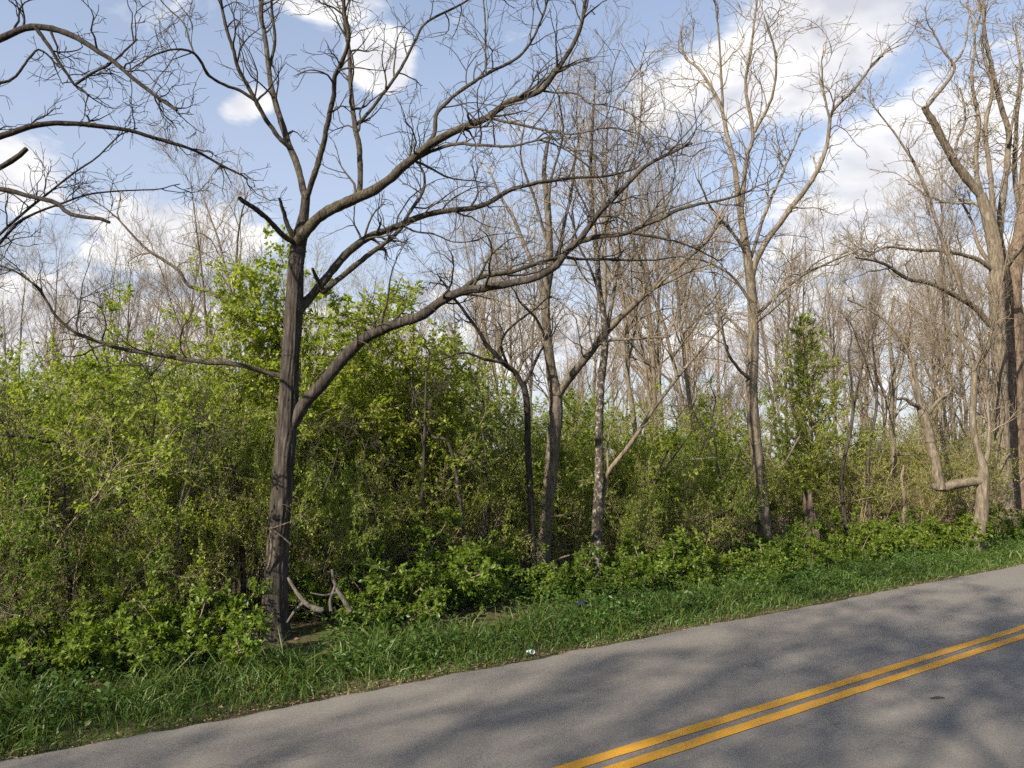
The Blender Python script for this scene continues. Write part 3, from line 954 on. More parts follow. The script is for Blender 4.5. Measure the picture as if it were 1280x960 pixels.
# those that can be told apart: column, depth, top row, form, label
NAMED = [
    (272, 20, 215, 3, 'dense many-stemmed bare tree rising behind the broken stub of the nearest tree'),
    (150, 24, 300, 0, 'bare twiggy tree low against the white cloud at left'),
    (60, 22, 290, 4, 'bare grey tree at far left under the overhanging branches'),
    (745, 19, 75, 0, 'tall fine-twigged upright bare tree reaching the blue sky between two crowns'),
    (805, 20, 85, 2, 'slim upright bare tree right of the flaking dark trunk'),
    (640, 21, 230, 5, 'thin bare tree seen through the sweeping lowest limb of the nearest tree'),
    (880, 20, 150, 1, 'broad bare tree tangled with the tall pale tree, on its left'),
    (1040, 26, 270, 4, 'grey bare tree just right of the cedar top'),
    (1150, 28, 330, 1, 'rounded tan bare crown below the left limb of the big pale tree'),
    (1195, 27, 150, 0, 'upright pale bare tree behind the dark broken-angled limb'),
    (470, 26, 330, 2, 'small bare tree showing between the two lower limbs of the nearest tree'),
]
for px, Yd, top, k, lab in NAMED:
    loc = place(px, Yd)
    Ht = at(px, top, Yd)[2] - loc[2]
    bare_tree(k, lab, loc, rngT.random() * 6.28, float(Ht / 12.6), G_WOOD)
BG = []
tries = 0
while len(BG) < 84 and tries < 4000:
    tries += 1
    Yd = 19 + 34 * rngT.random() ** 0.9
    px = -60 + 1400 * rngT.random()
    x = (px - 640) / F * Yd
    if any((x - a) ** 2 + (Yd - b) ** 2 < 4.0 for a, b in BG):
        continue
    # the wood thins out and stays lower on the left, as the sky shows there
    t_ = np.interp(px, [-60, 120, 330, 520, 640, 760, 900, 1000, 1080, 1180, 1340], [330, 320, 300, 370, 250, 190, 200, 290, 345, 290, 180])
    top = t_ + rngT.normal() * 32 + (Yd - 25) * 1.2
    loc = place(px, Yd)
    Ht = at(px, top, Yd)[2] - loc[2]
    if Ht < 4 or Ht > 15:
        continue
    BG.append((x, Yd))
    kf = int(rngT.integers(0, 6))
    look = {'upright': 'upright', 'broad': 'broad-crowned', 'thin': 'slim', 'clump': 'low-branching'}[FORMS[kf]]
    size = 'short' if Ht < 7.5 else ('tall' if Ht > 10.5 else 'middling')
    far = 'near the front of the wood' if Yd < 29 else ('within the wood' if Yd < 40 else 'far back in the wood')
    bare_tree(kf, '%s %s bare tree %s, %s' % (size, look, far, zone(px)), loc, rngT.random() * 6.28, float(Ht / 12.4), G_WOOD)


def far_woods():
    """the far edge of the wood, trunks and brush that run into one mass"""
    rng = np.random.default_rng(400)
    allp = []
    prot = []
    for k in range(4):
        n = 8
        s = np.linspace(0, 1, n)
        P = np.stack([np.cumsum(rng.normal(size=n)) * 0.08, np.cumsum(rng.normal(size=n)) * 0.08, s * 9 - 0.1], 1)
        rad = 0.085 * (1 - s) + 0.012
        A, AR = sprout(rng, P[None], rad[None], 18, 0.1, 0.98, 2.0, 3.8, 0.6, 0.25, 6, 0.14, 0.6, 0.04, 0.010, 0.07, 0.6)
        B, BR = sprout(rng, A, AR, 10, 0.15, 1.0, 0.6, 1.5, 0.6, 0.25, 4, 0.15, 0.6, 0.012, 0.007, 0.05, 0.4)
        C, CR = sprout(rng, B, BR, 3, 0.2, 1.0, 0.3, 0.7, 0.6, 0.2, 3, 0.15, 0.8, 0.007, 0.0055, 0.05, 0.3)
        ps = [tubes(P[None], rad[None], 5), tubes(A, AR, 4), tubes(B, BR, 3), tubes(C, CR, 3)]
        prot.append(ps)
    for j in range(125):
        Yd = 46 + 50 * rng.random()
        x = (-0.8 + 1.7 * rng.random()) * Yd
        c, s_ = math.cos(j), math.sin(j)
        sc = (0.75 + 0.75 * rng.random()) * float(np.interp(x / Yd, [-0.6, -0.25, 0.0, 0.15, 0.6], [0.75, 0.75, 1.0, 1.2, 1.2]))
        rot = np.array([[c, -s_, 0], [s_, c, 0], [0, 0, 1]])
        for V, Q in prot[j % 4]:
            allp.append((V @ rot.T * sc + np.array([x, Yd, -0.1]), Q))
    o = link('far_woods', make_mesh('far_woods', allp, M['twig_wood']))
    tag(o, 'distant bare brown woods merging into one hazy band behind everything', 'woods', kind='stuff')


far_woods()


# ------------------------------------------------------------------ leafy bushes
def bush_meshes(seed, H, nst, spread, leaf, nb=13, ntw=6, lpt=8, lpb=7, brush=False, arch=0.05):
    rng = np.random.default_rng(seed)
    seg = 12
    a = rng.random(nst) * 6.28
    tilt = spread * (0.25 + 0.75 * rng.random(nst))
    d = norm(np.stack([np.cos(a) * np.sin(tilt), np.sin(a) * np.sin(tilt), np.cos(tilt)], 1))
    P = np.zeros((nst, seg, 3))
    P[:, 0] = np.stack([np.cos(a) * 0.22 * rng.random(nst), np.sin(a) * 0.22 * rng.random(nst), np.full(nst, -0.1)], 1)
    L = H * (0.75 + 0.4 * rng.random(nst))
    for j in range(1, seg):
        d = norm(d + rng.normal(size=(nst, 3)) * 0.09 + np.array([0, 0, -arch * j / seg * 2]))
        P[:, j] = P[:, j - 1] + d * (L / (seg - 1))[:, None]
    s = np.linspace(0, 1, seg)
    r0 = (0.011 + 0.012 * rng.random(nst))[:, None] * (0.6 if brush else (0.4 if H < 2 else 1.0))
    RR = r0 * (1 - s) + 0.003
    B, BR = sprout(rng, P, RR, nb, 0.3, 1.0, H * 0.16, H * 0.36, 0.85, 0.12, 7, 0.2, 0.55, 0.008, 0.0024, -0.01, 0.35)
    C, CR = sprout(rng, B, BR, ntw, 0.2, 1.0, 0.16 if H > 2 else 0.08, 0.46 if H > 2 else 0.2, 0.8, 0.08, 5, 0.2, 0.7, 0.004, 0.0018, 0.0, 0.25)
    stems = make_mesh('stems', [tubes(P, RR, 6), tubes(B, BR, 4)], M['tan_stem' if brush else 'stem'])
    twigs = tubes(C, CR, 3)
    tw = make_mesh('twigs', [twigs], M['tan_stem' if brush else 'stem'])
    p1, d1 = along(rng, C, lpt, 0.1, 1.0)
    p2, d2 = along(rng, B, lpb, 0.3, 1.0)
    pos, dd = np.concatenate([p1, p2]), np.concatenate([d1, d2])
    if H > 2 and spread > 0.3:
        # leaves gather in clumps and thin out towards the foot, where the stems stand bare
        f = rng.random(4) * 6.28
        x, y, z = pos[:, 0] * 3.4 / H, pos[:, 1] * 3.4 / H, pos[:, 2] * 3.4 / H
        n3 = np.sin(2.4 * x + f[0]) * np.sin(2.6 * y + f[1]) + np.sin(2.9 * z + f[2]) * np.sin(2.3 * x - 1.7 * y + f[3])
        ok = rng.random(len(pos)) < np.clip(0.44 + 0.55 * n3 + 0.75 * (pos[:, 2] / H - 0.42), 0.03, 1.0)
        pos, dd = pos[ok], dd[ok]
    V, T, rn = leaves(rng, pos, dd, leaf, 0.58)
    return stems, tw, (V, T, rn)


KINDS = {}


def kind(name, variants, mat):
    out = []
    for st_, tw, (V, T, rn) in variants:
        out.append((st_, tw, make_mesh('foliage', [(V, T)], M[mat], False, rn), float(np.percentile(V[:, 2], 99.5))))
    KINDS[name] = out


kind('full', [bush_meshes(200 + i, 3.4, 15, 0.62, 0.052, 18, 8, 14, 12) for i in range(3)], 'leaf')
kind('deep', [bush_meshes(210 + i, 3.2, 14, 0.7, 0.054, 17, 8, 14, 12) for i in range(2)], 'leaf_deep')
kind('bright', [bush_meshes(220 + i, 3.4, 12, 0.6, 0.066, 15, 7, 11, 9) for i in range(2)], 'leaf_bright')
kind('brush', [bush_meshes(230 + i, 2.9, 26, 0.42, 0.046, 9, 5, 9, 6, True, 0.03) for i in range(3)], 'leaf_olive')
kind('low', [bush_meshes(240 + i, 0.95, 11, 0.9, 0.056, 8, 4, 16, 14) for i in range(2)], 'leaf_deep')
kind('sapling', [bush_meshes(250 + i, 5.0, 5, 0.2, 0.088, 30, 6, 11, 8, False, 0.0) for i in range(2)], 'leaf_bright')
rngB = np.random.default_rng(9)
BUSHCOUNT = {}


def bush(kd, px, Yd, top, label, group=None, wide=1.0, name='leafy_bush', cat='bush', loc=None, H=None):
    if loc is None:
        loc = place(px, Yd)
    if H is None:
        H = at(px, top, Yd)[2] - loc[2]
    v = KINDS[kd]
    i = BUSHCOUNT.get(kd, 0)
    sz = float(H / v[i % len(v)][3])
    BUSHCOUNT[kd] = i + 1
    root = thing(name, label, cat, loc, group)
    root.rotation_euler = (0, 0, float(rngB.random() * 6.28))
    root.scale = (sz * wide, sz * wide, sz)
    for nm, me in zip(('stems', 'twigs', 'foliage'), v[i % len(v)]):
        link(nm, me, root)['kind'] = 'stuff'
    return root


FRONT = 'leafy bushes along the front of the thicket'
# the front row, named one by one
ROW = [
    ('deep', 15, 8.5, 560, 1.0, 'dark green shaded bush at the left edge above the grass'),
    ('full', 70, 9.8, 445, 1.05, 'tall dense green bush at far left of the thicket'),
    ('full', 165, 10.0, 455, 1.05, 'tall dense green bush under the low left limb of the nearest tree'),
    ('deep', 120, 8.7, 600, 0.9, 'shaded dark green bush above the blue stake'),
    ('full', 262, 10.7, 445, 0.9, 'green bush just left of the nearest trunk, tall and thin-stemmed'),
    ('bright', 334, 12.8, 345, 0.36, 'bright yellow-green leafy bush showing left of the nearest trunk top'),
    ('deep', 410, 10.6, 560, 0.75, 'dark green bush right behind the nearest trunk'),
    ('bright', 440, 13.4, 378, 0.5, 'bright green leafy clump between the trunk and its lowest limb'),
    ('full', 490, 14.2, 455, 1.1, 'broad light green bush under the big lowest limb'),
    ('full', 575, 15.0, 448, 1.1, 'broad green bush topping the middle of the thicket'),
    ('deep', 632, 15.6, 478, 0.9, 'darker green bush left of the split grey-brown tree'),
    ('bright', 722, 15.6, 515, 0.9, 'bright green bush between the split tree and the flaking dark tree'),
    ('full', 808, 15.0, 545, 0.85, 'green bush right of the leaning pale sapling'),
    ('deep', 862, 16.0, 535, 0.85, 'rounded rich green bush with tan stems at its foot'),
    ('full', 905, 18.6, 515, 0.9, 'green bush just left of the tall pale tree'),
    ('deep', 985, 19.2, 590, 0.9, 'green bush between the tall pale tree and the broken stump'),
]
for kd, px, Yd, top, wide, lab in ROW:
    bush(kd, px, Yd, top, lab, FRONT, wide)
bush('sapling', 112, 12.5, 365, 'narrow leafy sapling standing above the bushes at left', None, 0.8, 'leafy_sapling', 'tree')
for px, Yd, top, wide, lab in ((342, 12.3, 322, 1.1, 'tall leafy sapling directly behind the nearest trunk'), (458, 12.9, 362, 1.2, 'leafy sapling right of the nearest trunk between its two lowest limbs'), (318, 12.0, 318, 1.1, 'bright leafy sapling close behind the left side of the nearest trunk'), (436, 12.6, 372, 1.0, 'leafy sapling in the angle between nearest trunk and its lowest limb'),
                               (478, 13.2, 385, 1.0, 'leafy sapling right above the lowest limb where it sweeps up'), (25, 12.5, 455, 1.0, 'leafy sapling at the left edge under the overhanging branches'),
                               (545, 14.0, 425, 1.0, 'leafy sapling at the top of the middle thicket'), (735, 15.0, 500, 1.1, 'leafy sapling beside the flaking dark tree'),
                               (880, 17.5, 490, 1.1, 'leafy sapling left of the tall pale tree')):
    bush('sapling', px, Yd, top, lab, None, wide, 'leafy_sapling', 'tree')
bush('sapling', 208, 13.5, 415, 'short leafy sapling peeking over the bushes under the low limb', None, 0.8, 'leafy_sapling', 'tree')

# the thicket behind and between, nothing tells its bushes apart
BACK = 'green bushes filling the thicket behind the front row'
for j in range(28):
    px = -60 + 1120 * (j + rngB.random() * 0.8) / 28
    Yd = float(np.interp(px, [0, 420, 640, 1100], [13.0, 15.0, 17.0, 21.0])) + rngB.random() * 5
    topf = np.interp(px, [-60, 60, 200, 300, 430, 560, 640, 700, 800, 900, 1000, 1100], [440, 445, 465, 460, 450, 450, 490, 530, 555, 530, 570, 600])
    kd = ['full', 'bright', 'full', 'brush'][int(rngB.integers(0, 4))]
    bush(kd, px, Yd, topf + rngB.normal() * 26 + 12, '%s bush inside the thicket, half hidden, %s' % ({'full': 'green', 'bright': 'yellow-green', 'brush': 'olive twiggy'}[kd], zone(px)), BACK, 1.0)
BRUSH = 'tan twiggy brush of the wood floor'
for j in range(22):
    px = 380 + 960 * rngB.random()
    lo = float(np.interp(px, [380, 640, 900, 1300], [12.5, 14.4, 18.0, 20.5]))
    Yd = lo + rngB.random() * 9
    if px > 1180:
        Yd += 7
    topf = np.interp(px, [380, 640, 800, 1000, 1100, 1200, 1300], [560, 570, 560, 550, 520, 510, 500])
    bush('brush', px, Yd, topf + rngB.normal() * 20, 'tan-stemmed olive brush on the wood floor %s, %s' % ('at the front' if Yd < lo + 3 else ('midway' if Yd < lo + 6 else 'far in'), zone(px)), BRUSH, 1.0, 'twiggy_brush')
FILL = [('full', 40, 8.5, 610, 'leafy green bush low at the left edge, half in shade'), ('bright', 105, 8.9, 640, 'light green leafy bush left of the blue stake'),
        ('full', 195, 9.0, 640, 'green bush above the dark fallen branch'), ('bright', 250, 9.6, 610, 'light green bush between the dark fallen branch and the nearest trunk'),
        ('full', 305, 10.3, 560, 'green bush close to the left side of the nearest trunk'), ('bright', 392, 10.3, 610, 'light green bush showing behind the propped broken branch'),
        ('full', 445, 11.2, 580, 'green bush right of the propped broken branch'), ('bright', 505, 12.0, 560, 'light green bush below the lowest limb'),
        ('full', 590, 13.0, 560, 'green bush left of the split trunk'), ('full', 638, 13.6, 590, 'short green bush at the split trunk foot'),
        ('bright', 715, 14.0, 570, 'light green bush between split trunk and flaking dark trunk'), ('full', 785, 14.0, 580, 'green bush right of the leaning sapling foot'),
        ('bright', 830, 15.0, 570, 'light green bush left of the rounded rich green bush'), ('bright', 918, 17.8, 570, 'light green bush at the left of the tall pale trunk'),
        ('full', 1045, 19.0, 570, 'green bush right of the broken stump'), ('bright', 1095, 20.5, 560, 'yellow-green bush under the tan crown right of the cedar'),
        ('full', 1140, 19.5, 600, 'green bush under the level limb of the bent tree'), ('bright', 1200, 21.0, 555, 'yellow-green bush behind the bent tree'),
        ('bright', 985, 20.5, 560, 'yellow-green bush at the foot of the cedar')]
for kd, px, Yd, top, lab in FILL:
    bush(kd, px, Yd, top, lab, FRONT, 0.78)
for px, Yd, top, lab in ((460, 12.0, 590, 'tan-stemmed olive brush right of the fallen grey branch'), (870, 14.9, 620, 'fan of bare tan stems at the foot of the rounded rich green bush'), (545, 12.6, 580, 'upright tan and olive brush in the middle, below the broad bush'),
                         (1075, 18.5, 545, 'olive budding brush right of the broken stump'), (1140, 18.8, 560, 'olive brush below the bent tree level limb'),
                         (1195, 19.5, 530, 'green-tinged brush behind the bent small tree')):
    bush('brush', px, Yd, top, lab, 'olive brush at the front of the thicket', 1.0, 'twiggy_brush')
LOWL = ['low green bush at the left foot of the nearest trunk', 'low green bush right of the fallen grey branch', 'small dark bush below the middle brush',
        'low bush in front of the split grey-brown trunk', 'low green bush right of the flaking dark tree', 'low bush in the grass below the rounded rich green bush',
        'low bush left of the broken stump', 'low bush right of the broken stump', 'low green bush in the grass left of the bent tree', 'low bush in the grass midway from stump to bent tree',
        'low dark bush in the grass beside the blue stake', 'low green bush at the far left edge of the grass',
        'low bush between the far left edge and the blue stake', 'low bush just left of the low bush at the nearest trunk foot', 'low bush in the grass right of the grey snag',
        'low bush below the broad light green bush', 'low bush between the split tree and the flaking dark tree', 'low bush below the leaning pale sapling']
for (px, Yd, Hh), lab in zip([(270, 8.0, 0.8), (455, 10.2, 0.9), (520, 11.0, 1.2), (640, 12.0, 0.8), (790, 13.2, 0.9), (870, 14.4, 0.9), (970, 16.2, 0.9), (1050, 17.0, 1.0), (1185, 17.8, 1.0), (1115, 17.6, 0.9), (172, 8.3, 0.7), (30, 7.5, 0.8), (85, 7.9, 0.75), (228, 8.3, 0.85), (500, 9.9, 0.7), (575, 11.2, 0.8), (705, 12.2, 0.75), (770, 12.6, 0.7)], LOWL):
    bush('low', px, Yd, 0, lab, 'low bushes where the grass meets the thicket', 1.0, 'low_bush', H=Hh)


for j in range(16):
    t_ = 5.0 + 20 * (j + 0.6 * rngB.random()) / 16
    p = st(1.7 + 1.1 * rngB.random() + (0.7 if t_ < 9 else 0), t_)
    p[2] = float(hz(p[0], p[1]))
    bush('low', 0, 0, 0, 'low leafy clump at the back edge of the grass strip, %s' % zone(640 + p[0] / p[1] * F), 'leafy clumps along the back of the grass strip', 1.1, 'low_bush', loc=p, H=0.5 + 0.45 * rngB.random())


# ------------------------------------------------------------------ the wood goes on to the left of the frame: it shades the road
SIDE = 'leafing trees lining the near side of the road, outside the frame'
def side_wood():
    rng = np.random.default_rng(31)
    tr, A, B, C, D = bare_tree_meshes(150, 12.0, 'broad')
    tm = make_mesh('trunk', [tubes(tr[0][None], tr[1][None], 8)], M['bark_wood'])
    lm = make_mesh('limbs', [tubes(A[0], A[1], 5), tubes(B[0], B[1], 3), tubes(C[0], C[1], 3)], M['bark_wood'])
    pos, d = along(rng, C[0], 5, 0.1, 1.0)
    V, T, rn = leaves(rng, pos, d, 0.11)
    fm = make_mesh('foliage', [(V, T)], M['leaf'], False, rn)
    nr = -2 * LANE
    spots = [(2.2, -6.5, 0.6), (2.8, -11.5, 0.75), (2.4, -17.0, 0.9),
             (nr - 3.4, -15.0, 1.3), (nr - 3.2, -10.0, 1.2), (nr - 3.4, -5.5, 1.1), (nr - 3.8, -1.2, 1.05), (nr - 4.2, 3.2, 1.0), (nr - 6.4, -7.5, 1.45), (nr - 6.5, -13.5, 1.5),
             (nr - 7.0, 1.5, 1.35), (nr - 7.0, -3.0, 1.45), (nr - 3.0, -20.0, 1.45), (nr - 2.8, -25.0, 1.5)]
    for s, t, sc in spots:
        p = st(s, t)
        p[2] = float(hz(p[0], p[1]))
        root = thing('roadside_tree', 'leafing roadside tree outside the frame', 'tree', p, SIDE)
        root.rotation_euler = (0, 0, float(rng.random() * 6.28))
        root.scale = (sc * 1.15, sc * 1.15, sc)
        for nm, me in (('trunk', tm), ('limbs', lm), ('foliage', fm)):
            o = link(nm, me, root)
            if nm != 'trunk':
                o['kind'] = 'stuff'
    for s, t, hh in ((2.6, -8.0, 2.6), (3.6, -10.2, 3.2), (2.8, -13.0, 3.0), (4.2, -15.5, 3.4), (2.6, -18.5, 3.0)):
        p = st(s, t)
        p[2] = float(hz(p[0], p[1]))
        bush('full', 0, 0, 0, 'green bush of the roadside thicket outside the frame on the left', 'bushes outside the frame on the left', 1.0, loc=p, H=hh)


side_wood()


# ------------------------------------------------------------------ cedar
def cedar():
    rng = np.random.default_rng(61)
    Yd = 19.0
    loc = place(1008, Yd)
    H = at(1008, 398, Yd)[2] - loc[2]
    root = thing('cedar_tree', 'conical light green cedar rising among the bare trees', 'tree', loc)
    s = np.linspace(0, 1, 12)
    P = np.stack([0.08 * np.sin(s * 4), 0.05 * np.cos(s * 3), s * H], 1)
    link('trunk', make_mesh('trunk', [tubes(P[None], (0.07 * (1 - s) + 0.008)[None], 8)], M['bark_wood']), root)
    n = 150
    f = 0.08 + 0.9 * (np.arange(n) + rng.random(n)) / n
    az = np.arange(n) * 2.4 + rng.normal(size=n) * 0.4
    L = (2.7 * (1 - f) ** 0.95 + 0.12) * (0.5 + 0.6 * rng.random(n))
    A = np.zeros((n, 8, 3))
    A[:, 0], _ = sample(np.repeat(P[None], n, 0), f)
    d = norm(np.stack([np.cos(az), np.sin(az), 0.45 + 0.25 * rng.random(n) + 0.9 * (f > 0.93)], 1))
    for j in range(1, 8):
        d = norm(d + rng.normal(size=(n, 3)) * 0.1 + np.array([0, 0, -0.06 + 0.03 * j]))
        A[:, j] = A[:, j - 1] + d * (L / 7)[:, None]
    AR = 0.012 * (1 - np.linspace(0, 1, 8))[None] * (0.4 + 0.6 * (1 - f))[:, None] + 0.003
    B, BR = sprout(rng, A, AR, np.maximum(4, (L * 12).astype(int)), 0.1, 1.0, 0.12, 0.38, 0.75, 0.05, 5, 0.14, 0.6, 0.005, 0.003, 0.0, 0.4)
    link('limbs', make_mesh('limbs', [tubes(A, AR, 4), tubes(B, BR, 3)], M['stem']), root)['kind'] = 'stuff'
    pos, d = along(rng, B, 12, 0.05, 1.0)
    V, T, rn = leaves(rng, pos, d, 0.085, 0.32, -0.15, 0.55)
    link('foliage', make_mesh('foliage', [(V, T)], M['needle'], False, rn), root)['kind'] = 'stuff'


cedar()


# ------------------------------------------------------------------ stump, fallen branches, dead stems
def stump():
    rng = np.random.default_rng(71)
    Yd = 17.0
    loc = place(1010, Yd)
    root = thing('broken_stump', 'reddish rotten broken stump standing in the bushes', 'stump', loc)
    H = at(1010, 606, Yd)[2] - loc[2]
    k = m_per_px(Yd)
    n, sd = 26, 28
    h = np.linspace(-0.1, H, n)
    ang = np.linspace(0, 2 * np.pi, sd, endpoint=False)
    V = np.zeros((n, sd, 3))
    top = 1 - 0.38 * rng.random(sd) - 0.25 * (np.cos(ang) > 0.3)
    for i in range(n):
        f = i / (n - 1)
        rad = (9.5 - 2.2 * f + 3.5 * np.exp(-f * 9)) * k * (1 + 0.10 * np.sin(ang * 7 + h[i] * 2) + 0.06 * np.sin(ang * 13 - h[i] * 3) + rng.normal(size=sd) * 0.03)
        V[i] = np.stack([np.cos(ang) * rad - 0.05 * f, np.sin(ang) * rad, h[i] * np.where(f > 0.5, 0.5 + (f - 0.5) * (top * 2 - 1), f) / max(f, 1e-6) if f > 0 else np.full(sd, -0.1)], 1)
    i = np.arange(n * sd).reshape(n, sd)
    Q = np.stack([i[:-1], np.roll(i, -1, 1)[:-1], np.roll(i, -1, 1)[1:], i[1:]], -1).reshape(-1, 4)
    # inner hollow: a lower cone so that the broken top has a wall of some thickness
    inn = V[-1] * np.array([0.55, 0.55, 0.86])
    bot = np.array([[0, 0, H * 0.45]])
    VV = np.concatenate([V.reshape(-1, 3), inn, bot])
    o = n * sd
    j = np.arange(sd)
    Q2 = np.stack([i[-1], np.roll(i[-1], -1), o + np.roll(j, -1), o + j], -1)
    T2 = np.stack([o + j, o + np.roll(j, -1), np.full(sd, o + sd)], -1)
    me = make_mesh('wood', [(VV, np.concatenate([Q, Q2])), (VV[o:], T2 - o)], M['rotten_wood'], False)
    link('wood', me, root)


stump()


def dead_piece(name, label, depth, px, w0, w1, dz, mat, extra=(), cat='branch', group=None):
    pts = np.array([at(x, y, depth + z) for (x, y), z in zip(px, np.linspace(0, dz, len(px)))])
    org = pts[0].copy()
    root = thing(name, label, cat, org, group)
    k = m_per_px(depth) / 2
    P, _ = smooth_path(pts - org, 20)
    r = np.random.default_rng(int(abs(px[0][0]) * 7 + px[0][1]))
    rad = np.linspace(w0, w1, 20) * k * (1 + r.normal(size=20) * 0.06)
    link('branch', limb_mesh(P, rad, 10, M[mat], 0.0, 0, True), root)
    for (pp, a, b) in extra:
        q = np.array([at(x, y, depth + dz * 0.4) for x, y in pp]) - org
        Pq, _ = smooth_path(q, 12)
        link('side_branch', limb_mesh(Pq, np.linspace(a, b, 12) * k, 7, M[mat], 0, 0, True), root)
    return root


dead_piece('fallen_branch', 'pale grey broken branch propped beside the foot of the nearest trunk', 8.7, [(360, 722), (368, 736), (380, 752), (392, 760), (403, 763)], 3.5, 7.5, -0.2, 'dead_wood',
           [([(381, 752), (370, 762), (359, 778)], 5, 3)])
dead_piece('fallen_branch', 'grey weathered forked snag behind the propped broken branch', 9.3, [(438, 765), (430, 750), (422, 738), (417, 724), (415, 712)], 7, 3, 0.1, 'dead_wood',
           [([(414, 764), (413, 750), (419, 732)], 5, 3), ([(422, 740), (406, 744), (388, 741)], 3, 1.5)])
dead_piece('fallen_branch', 'dark fallen branch with grey prongs in the brush above the grass at left', 9.0, [(120, 800), (150, 806), (172, 812), (188, 815), (200, 818), (226, 838)], 4, 3, 0.0, 'bark_limb',
           [([(200, 770), (203, 800), (205, 845)], 6, 4), ([(186, 815), (176, 828), (166, 842)], 5, 4), ([(203, 812), (212, 798), (222, 785)], 3, 2), ([(200, 800), (182, 790), (165, 800)], 2.5, 1.5)])
DEAD = [
    (9.2, [(55, 683), (80, 688), (105, 700), (127, 713)], 2.2, 1.4, 'thin pale arched dead stem among the leaves at far left'),
    (9.0, [(336, 662), (350, 657), (367, 651)], 2.2, 1.5, 'pale dead twig crossing the nearest trunk, tilted up'),
    (9.0, [(338, 661), (352, 670), (364, 681)], 2.2, 1.5, 'pale dead twig crossing the nearest trunk, tilted down'),
    (9.05, [(339, 662), (339, 690), (335, 712)], 3.5, 2.5, 'pale dead stem hanging down the face of the nearest trunk'),
    (15.6, [(860, 575), (905, 572), (930, 578), (938, 600), (932, 640)], 2.6, 1.8, 'pale curved dead stem left of the tall pale tree'),
    (16.2, [(1000, 545), (975, 585), (960, 570)], 2.2, 1.6, 'pale leaning dead stem right of the tall pale tree'),
    (16.4, [(982, 490), (970, 520), (959, 536)], 2.2, 1.6, 'short pale slanting dead stem in front of the cedar'),
    (13.0, [(688, 646), (705, 644), (722, 640)], 3, 2, 'level grey dead branch between the split tree and the dark tree'),
    (13.0, [(685, 706), (700, 698), (712, 694)], 3, 2, 'pale dead branch low beside the split tree foot'),
    (12.0, [(440, 582), (455, 592), (463, 600), (470, 618)], 2.4, 1.6, 'pale bent dead stem below the broad light green bush'),
    (18.0, [(1128, 660), (1131, 630), (1127, 600), (1130, 582)], 6, 3, 'tan broken sapling trunk left of the bent tree'),
]
for dep, px, a, b, lab in DEAD:
    dead_piece('dead_sapling', lab, dep, px, a, b, 0.1, 'bark_far', (), 'dead stem', 'dead stems in the thicket')


THIN = [
    (9.3, [(142, 760), (145, 640), (143, 560), (138, 480), (128, 425)], 'thin dark bare stem rising out of the leaves under the low left limb'),
    (8.6, [(98, 800), (84, 700), (75, 565), (55, 552), (20, 544), (-15, 546)], 'thin dark stem bending level to the left edge among the leaves'),
    (9.6, [(205, 770), (196, 650), (190, 560), (194, 520)], 'short thin dark stem standing in the leaves left of the nearest trunk'),
    (10.0, [(308, 730), (298, 620), (280, 562), (252, 540), (240, 548)], 'hooked dark stem just left of the nearest trunk'),
    (11.8, [(500, 740), (525, 640), (530, 560), (533, 465)], 'straight thin dark stem in the middle of the broad light green bush'),
    (11.9, [(590, 720), (566, 570), (540, 545), (512, 520)], 'thin dark stem slanting left across the middle bushes'),
    (10.2, [(422, 745), (405, 690), (398, 640), (418, 580)], 'thin crooked stem right of the nearest trunk'),
    (11.0, [(488, 745), (478, 690), (470, 640), (452, 585)], 'thin stem leaning left below the big lowest limb'),
    (12.6, [(607, 730), (604, 660), (612, 610), (600, 520)], 'thin stem left of the split trunk'),
    (14.2, [(818, 700), (818, 650), (814, 610), (842, 550)], 'thin stem leaning right in the bushes beyond the leaning sapling'),
    (15.5, [(893, 700), (900, 640), (899, 600), (890, 520)], 'thin stem left of the tall pale trunk'),
    (18.0, [(1062, 670), (1052, 600), (1066, 520), (1060, 440)], 'thin stem right of the cedar'),
    (18.2, [(1090, 668), (1085, 580), (1096, 500), (1090, 420)], 'second thin stem to the right of the cedar'),
    (9.0, [(236, 790), (226, 700), (224, 640), (246, 555)], 'thin stem curving up between the fallen branch and the nearest trunk'),
    (8.4, [(8, 800), (26, 700), (32, 650), (14, 590)], 'thin stem at the very left edge above the grass'),
]
for q, (dep, px, lab) in enumerate(THIN):
    n = len(px)
    traced_tree('thin_sapling', lab, 'sapling', 300 + q, px[0], dep, [(x, y, 5.5 - 3.2 * i / (n - 1), 0.05 * i) for i, (x, y) in enumerate(px)],
                [([px[-2], ((px[-2][0] + px[-1][0]) / 2 + (9 if q % 2 else -9), (px[-2][1] + px[-1][1]) / 2), (px[-1][0] + (26 if q % 2 else -26), px[-1][1] - 14)], 2.6, 1.2, 0.05 * n, 0.2),
                 ([px[-1], (px[-1][0] + 4, px[-1][1] - 20), (px[-1][0] - 3, px[-1][1] - 42)], 2.4, 1.0, 0.05 * n, 0.1)],
                (M['bark_walnut'], M['bark_walnut'], M['bark_twig']), 0.8, dict(l0=0.2, l1=0.7), ridge=0, group='thin saplings standing in the thicket')


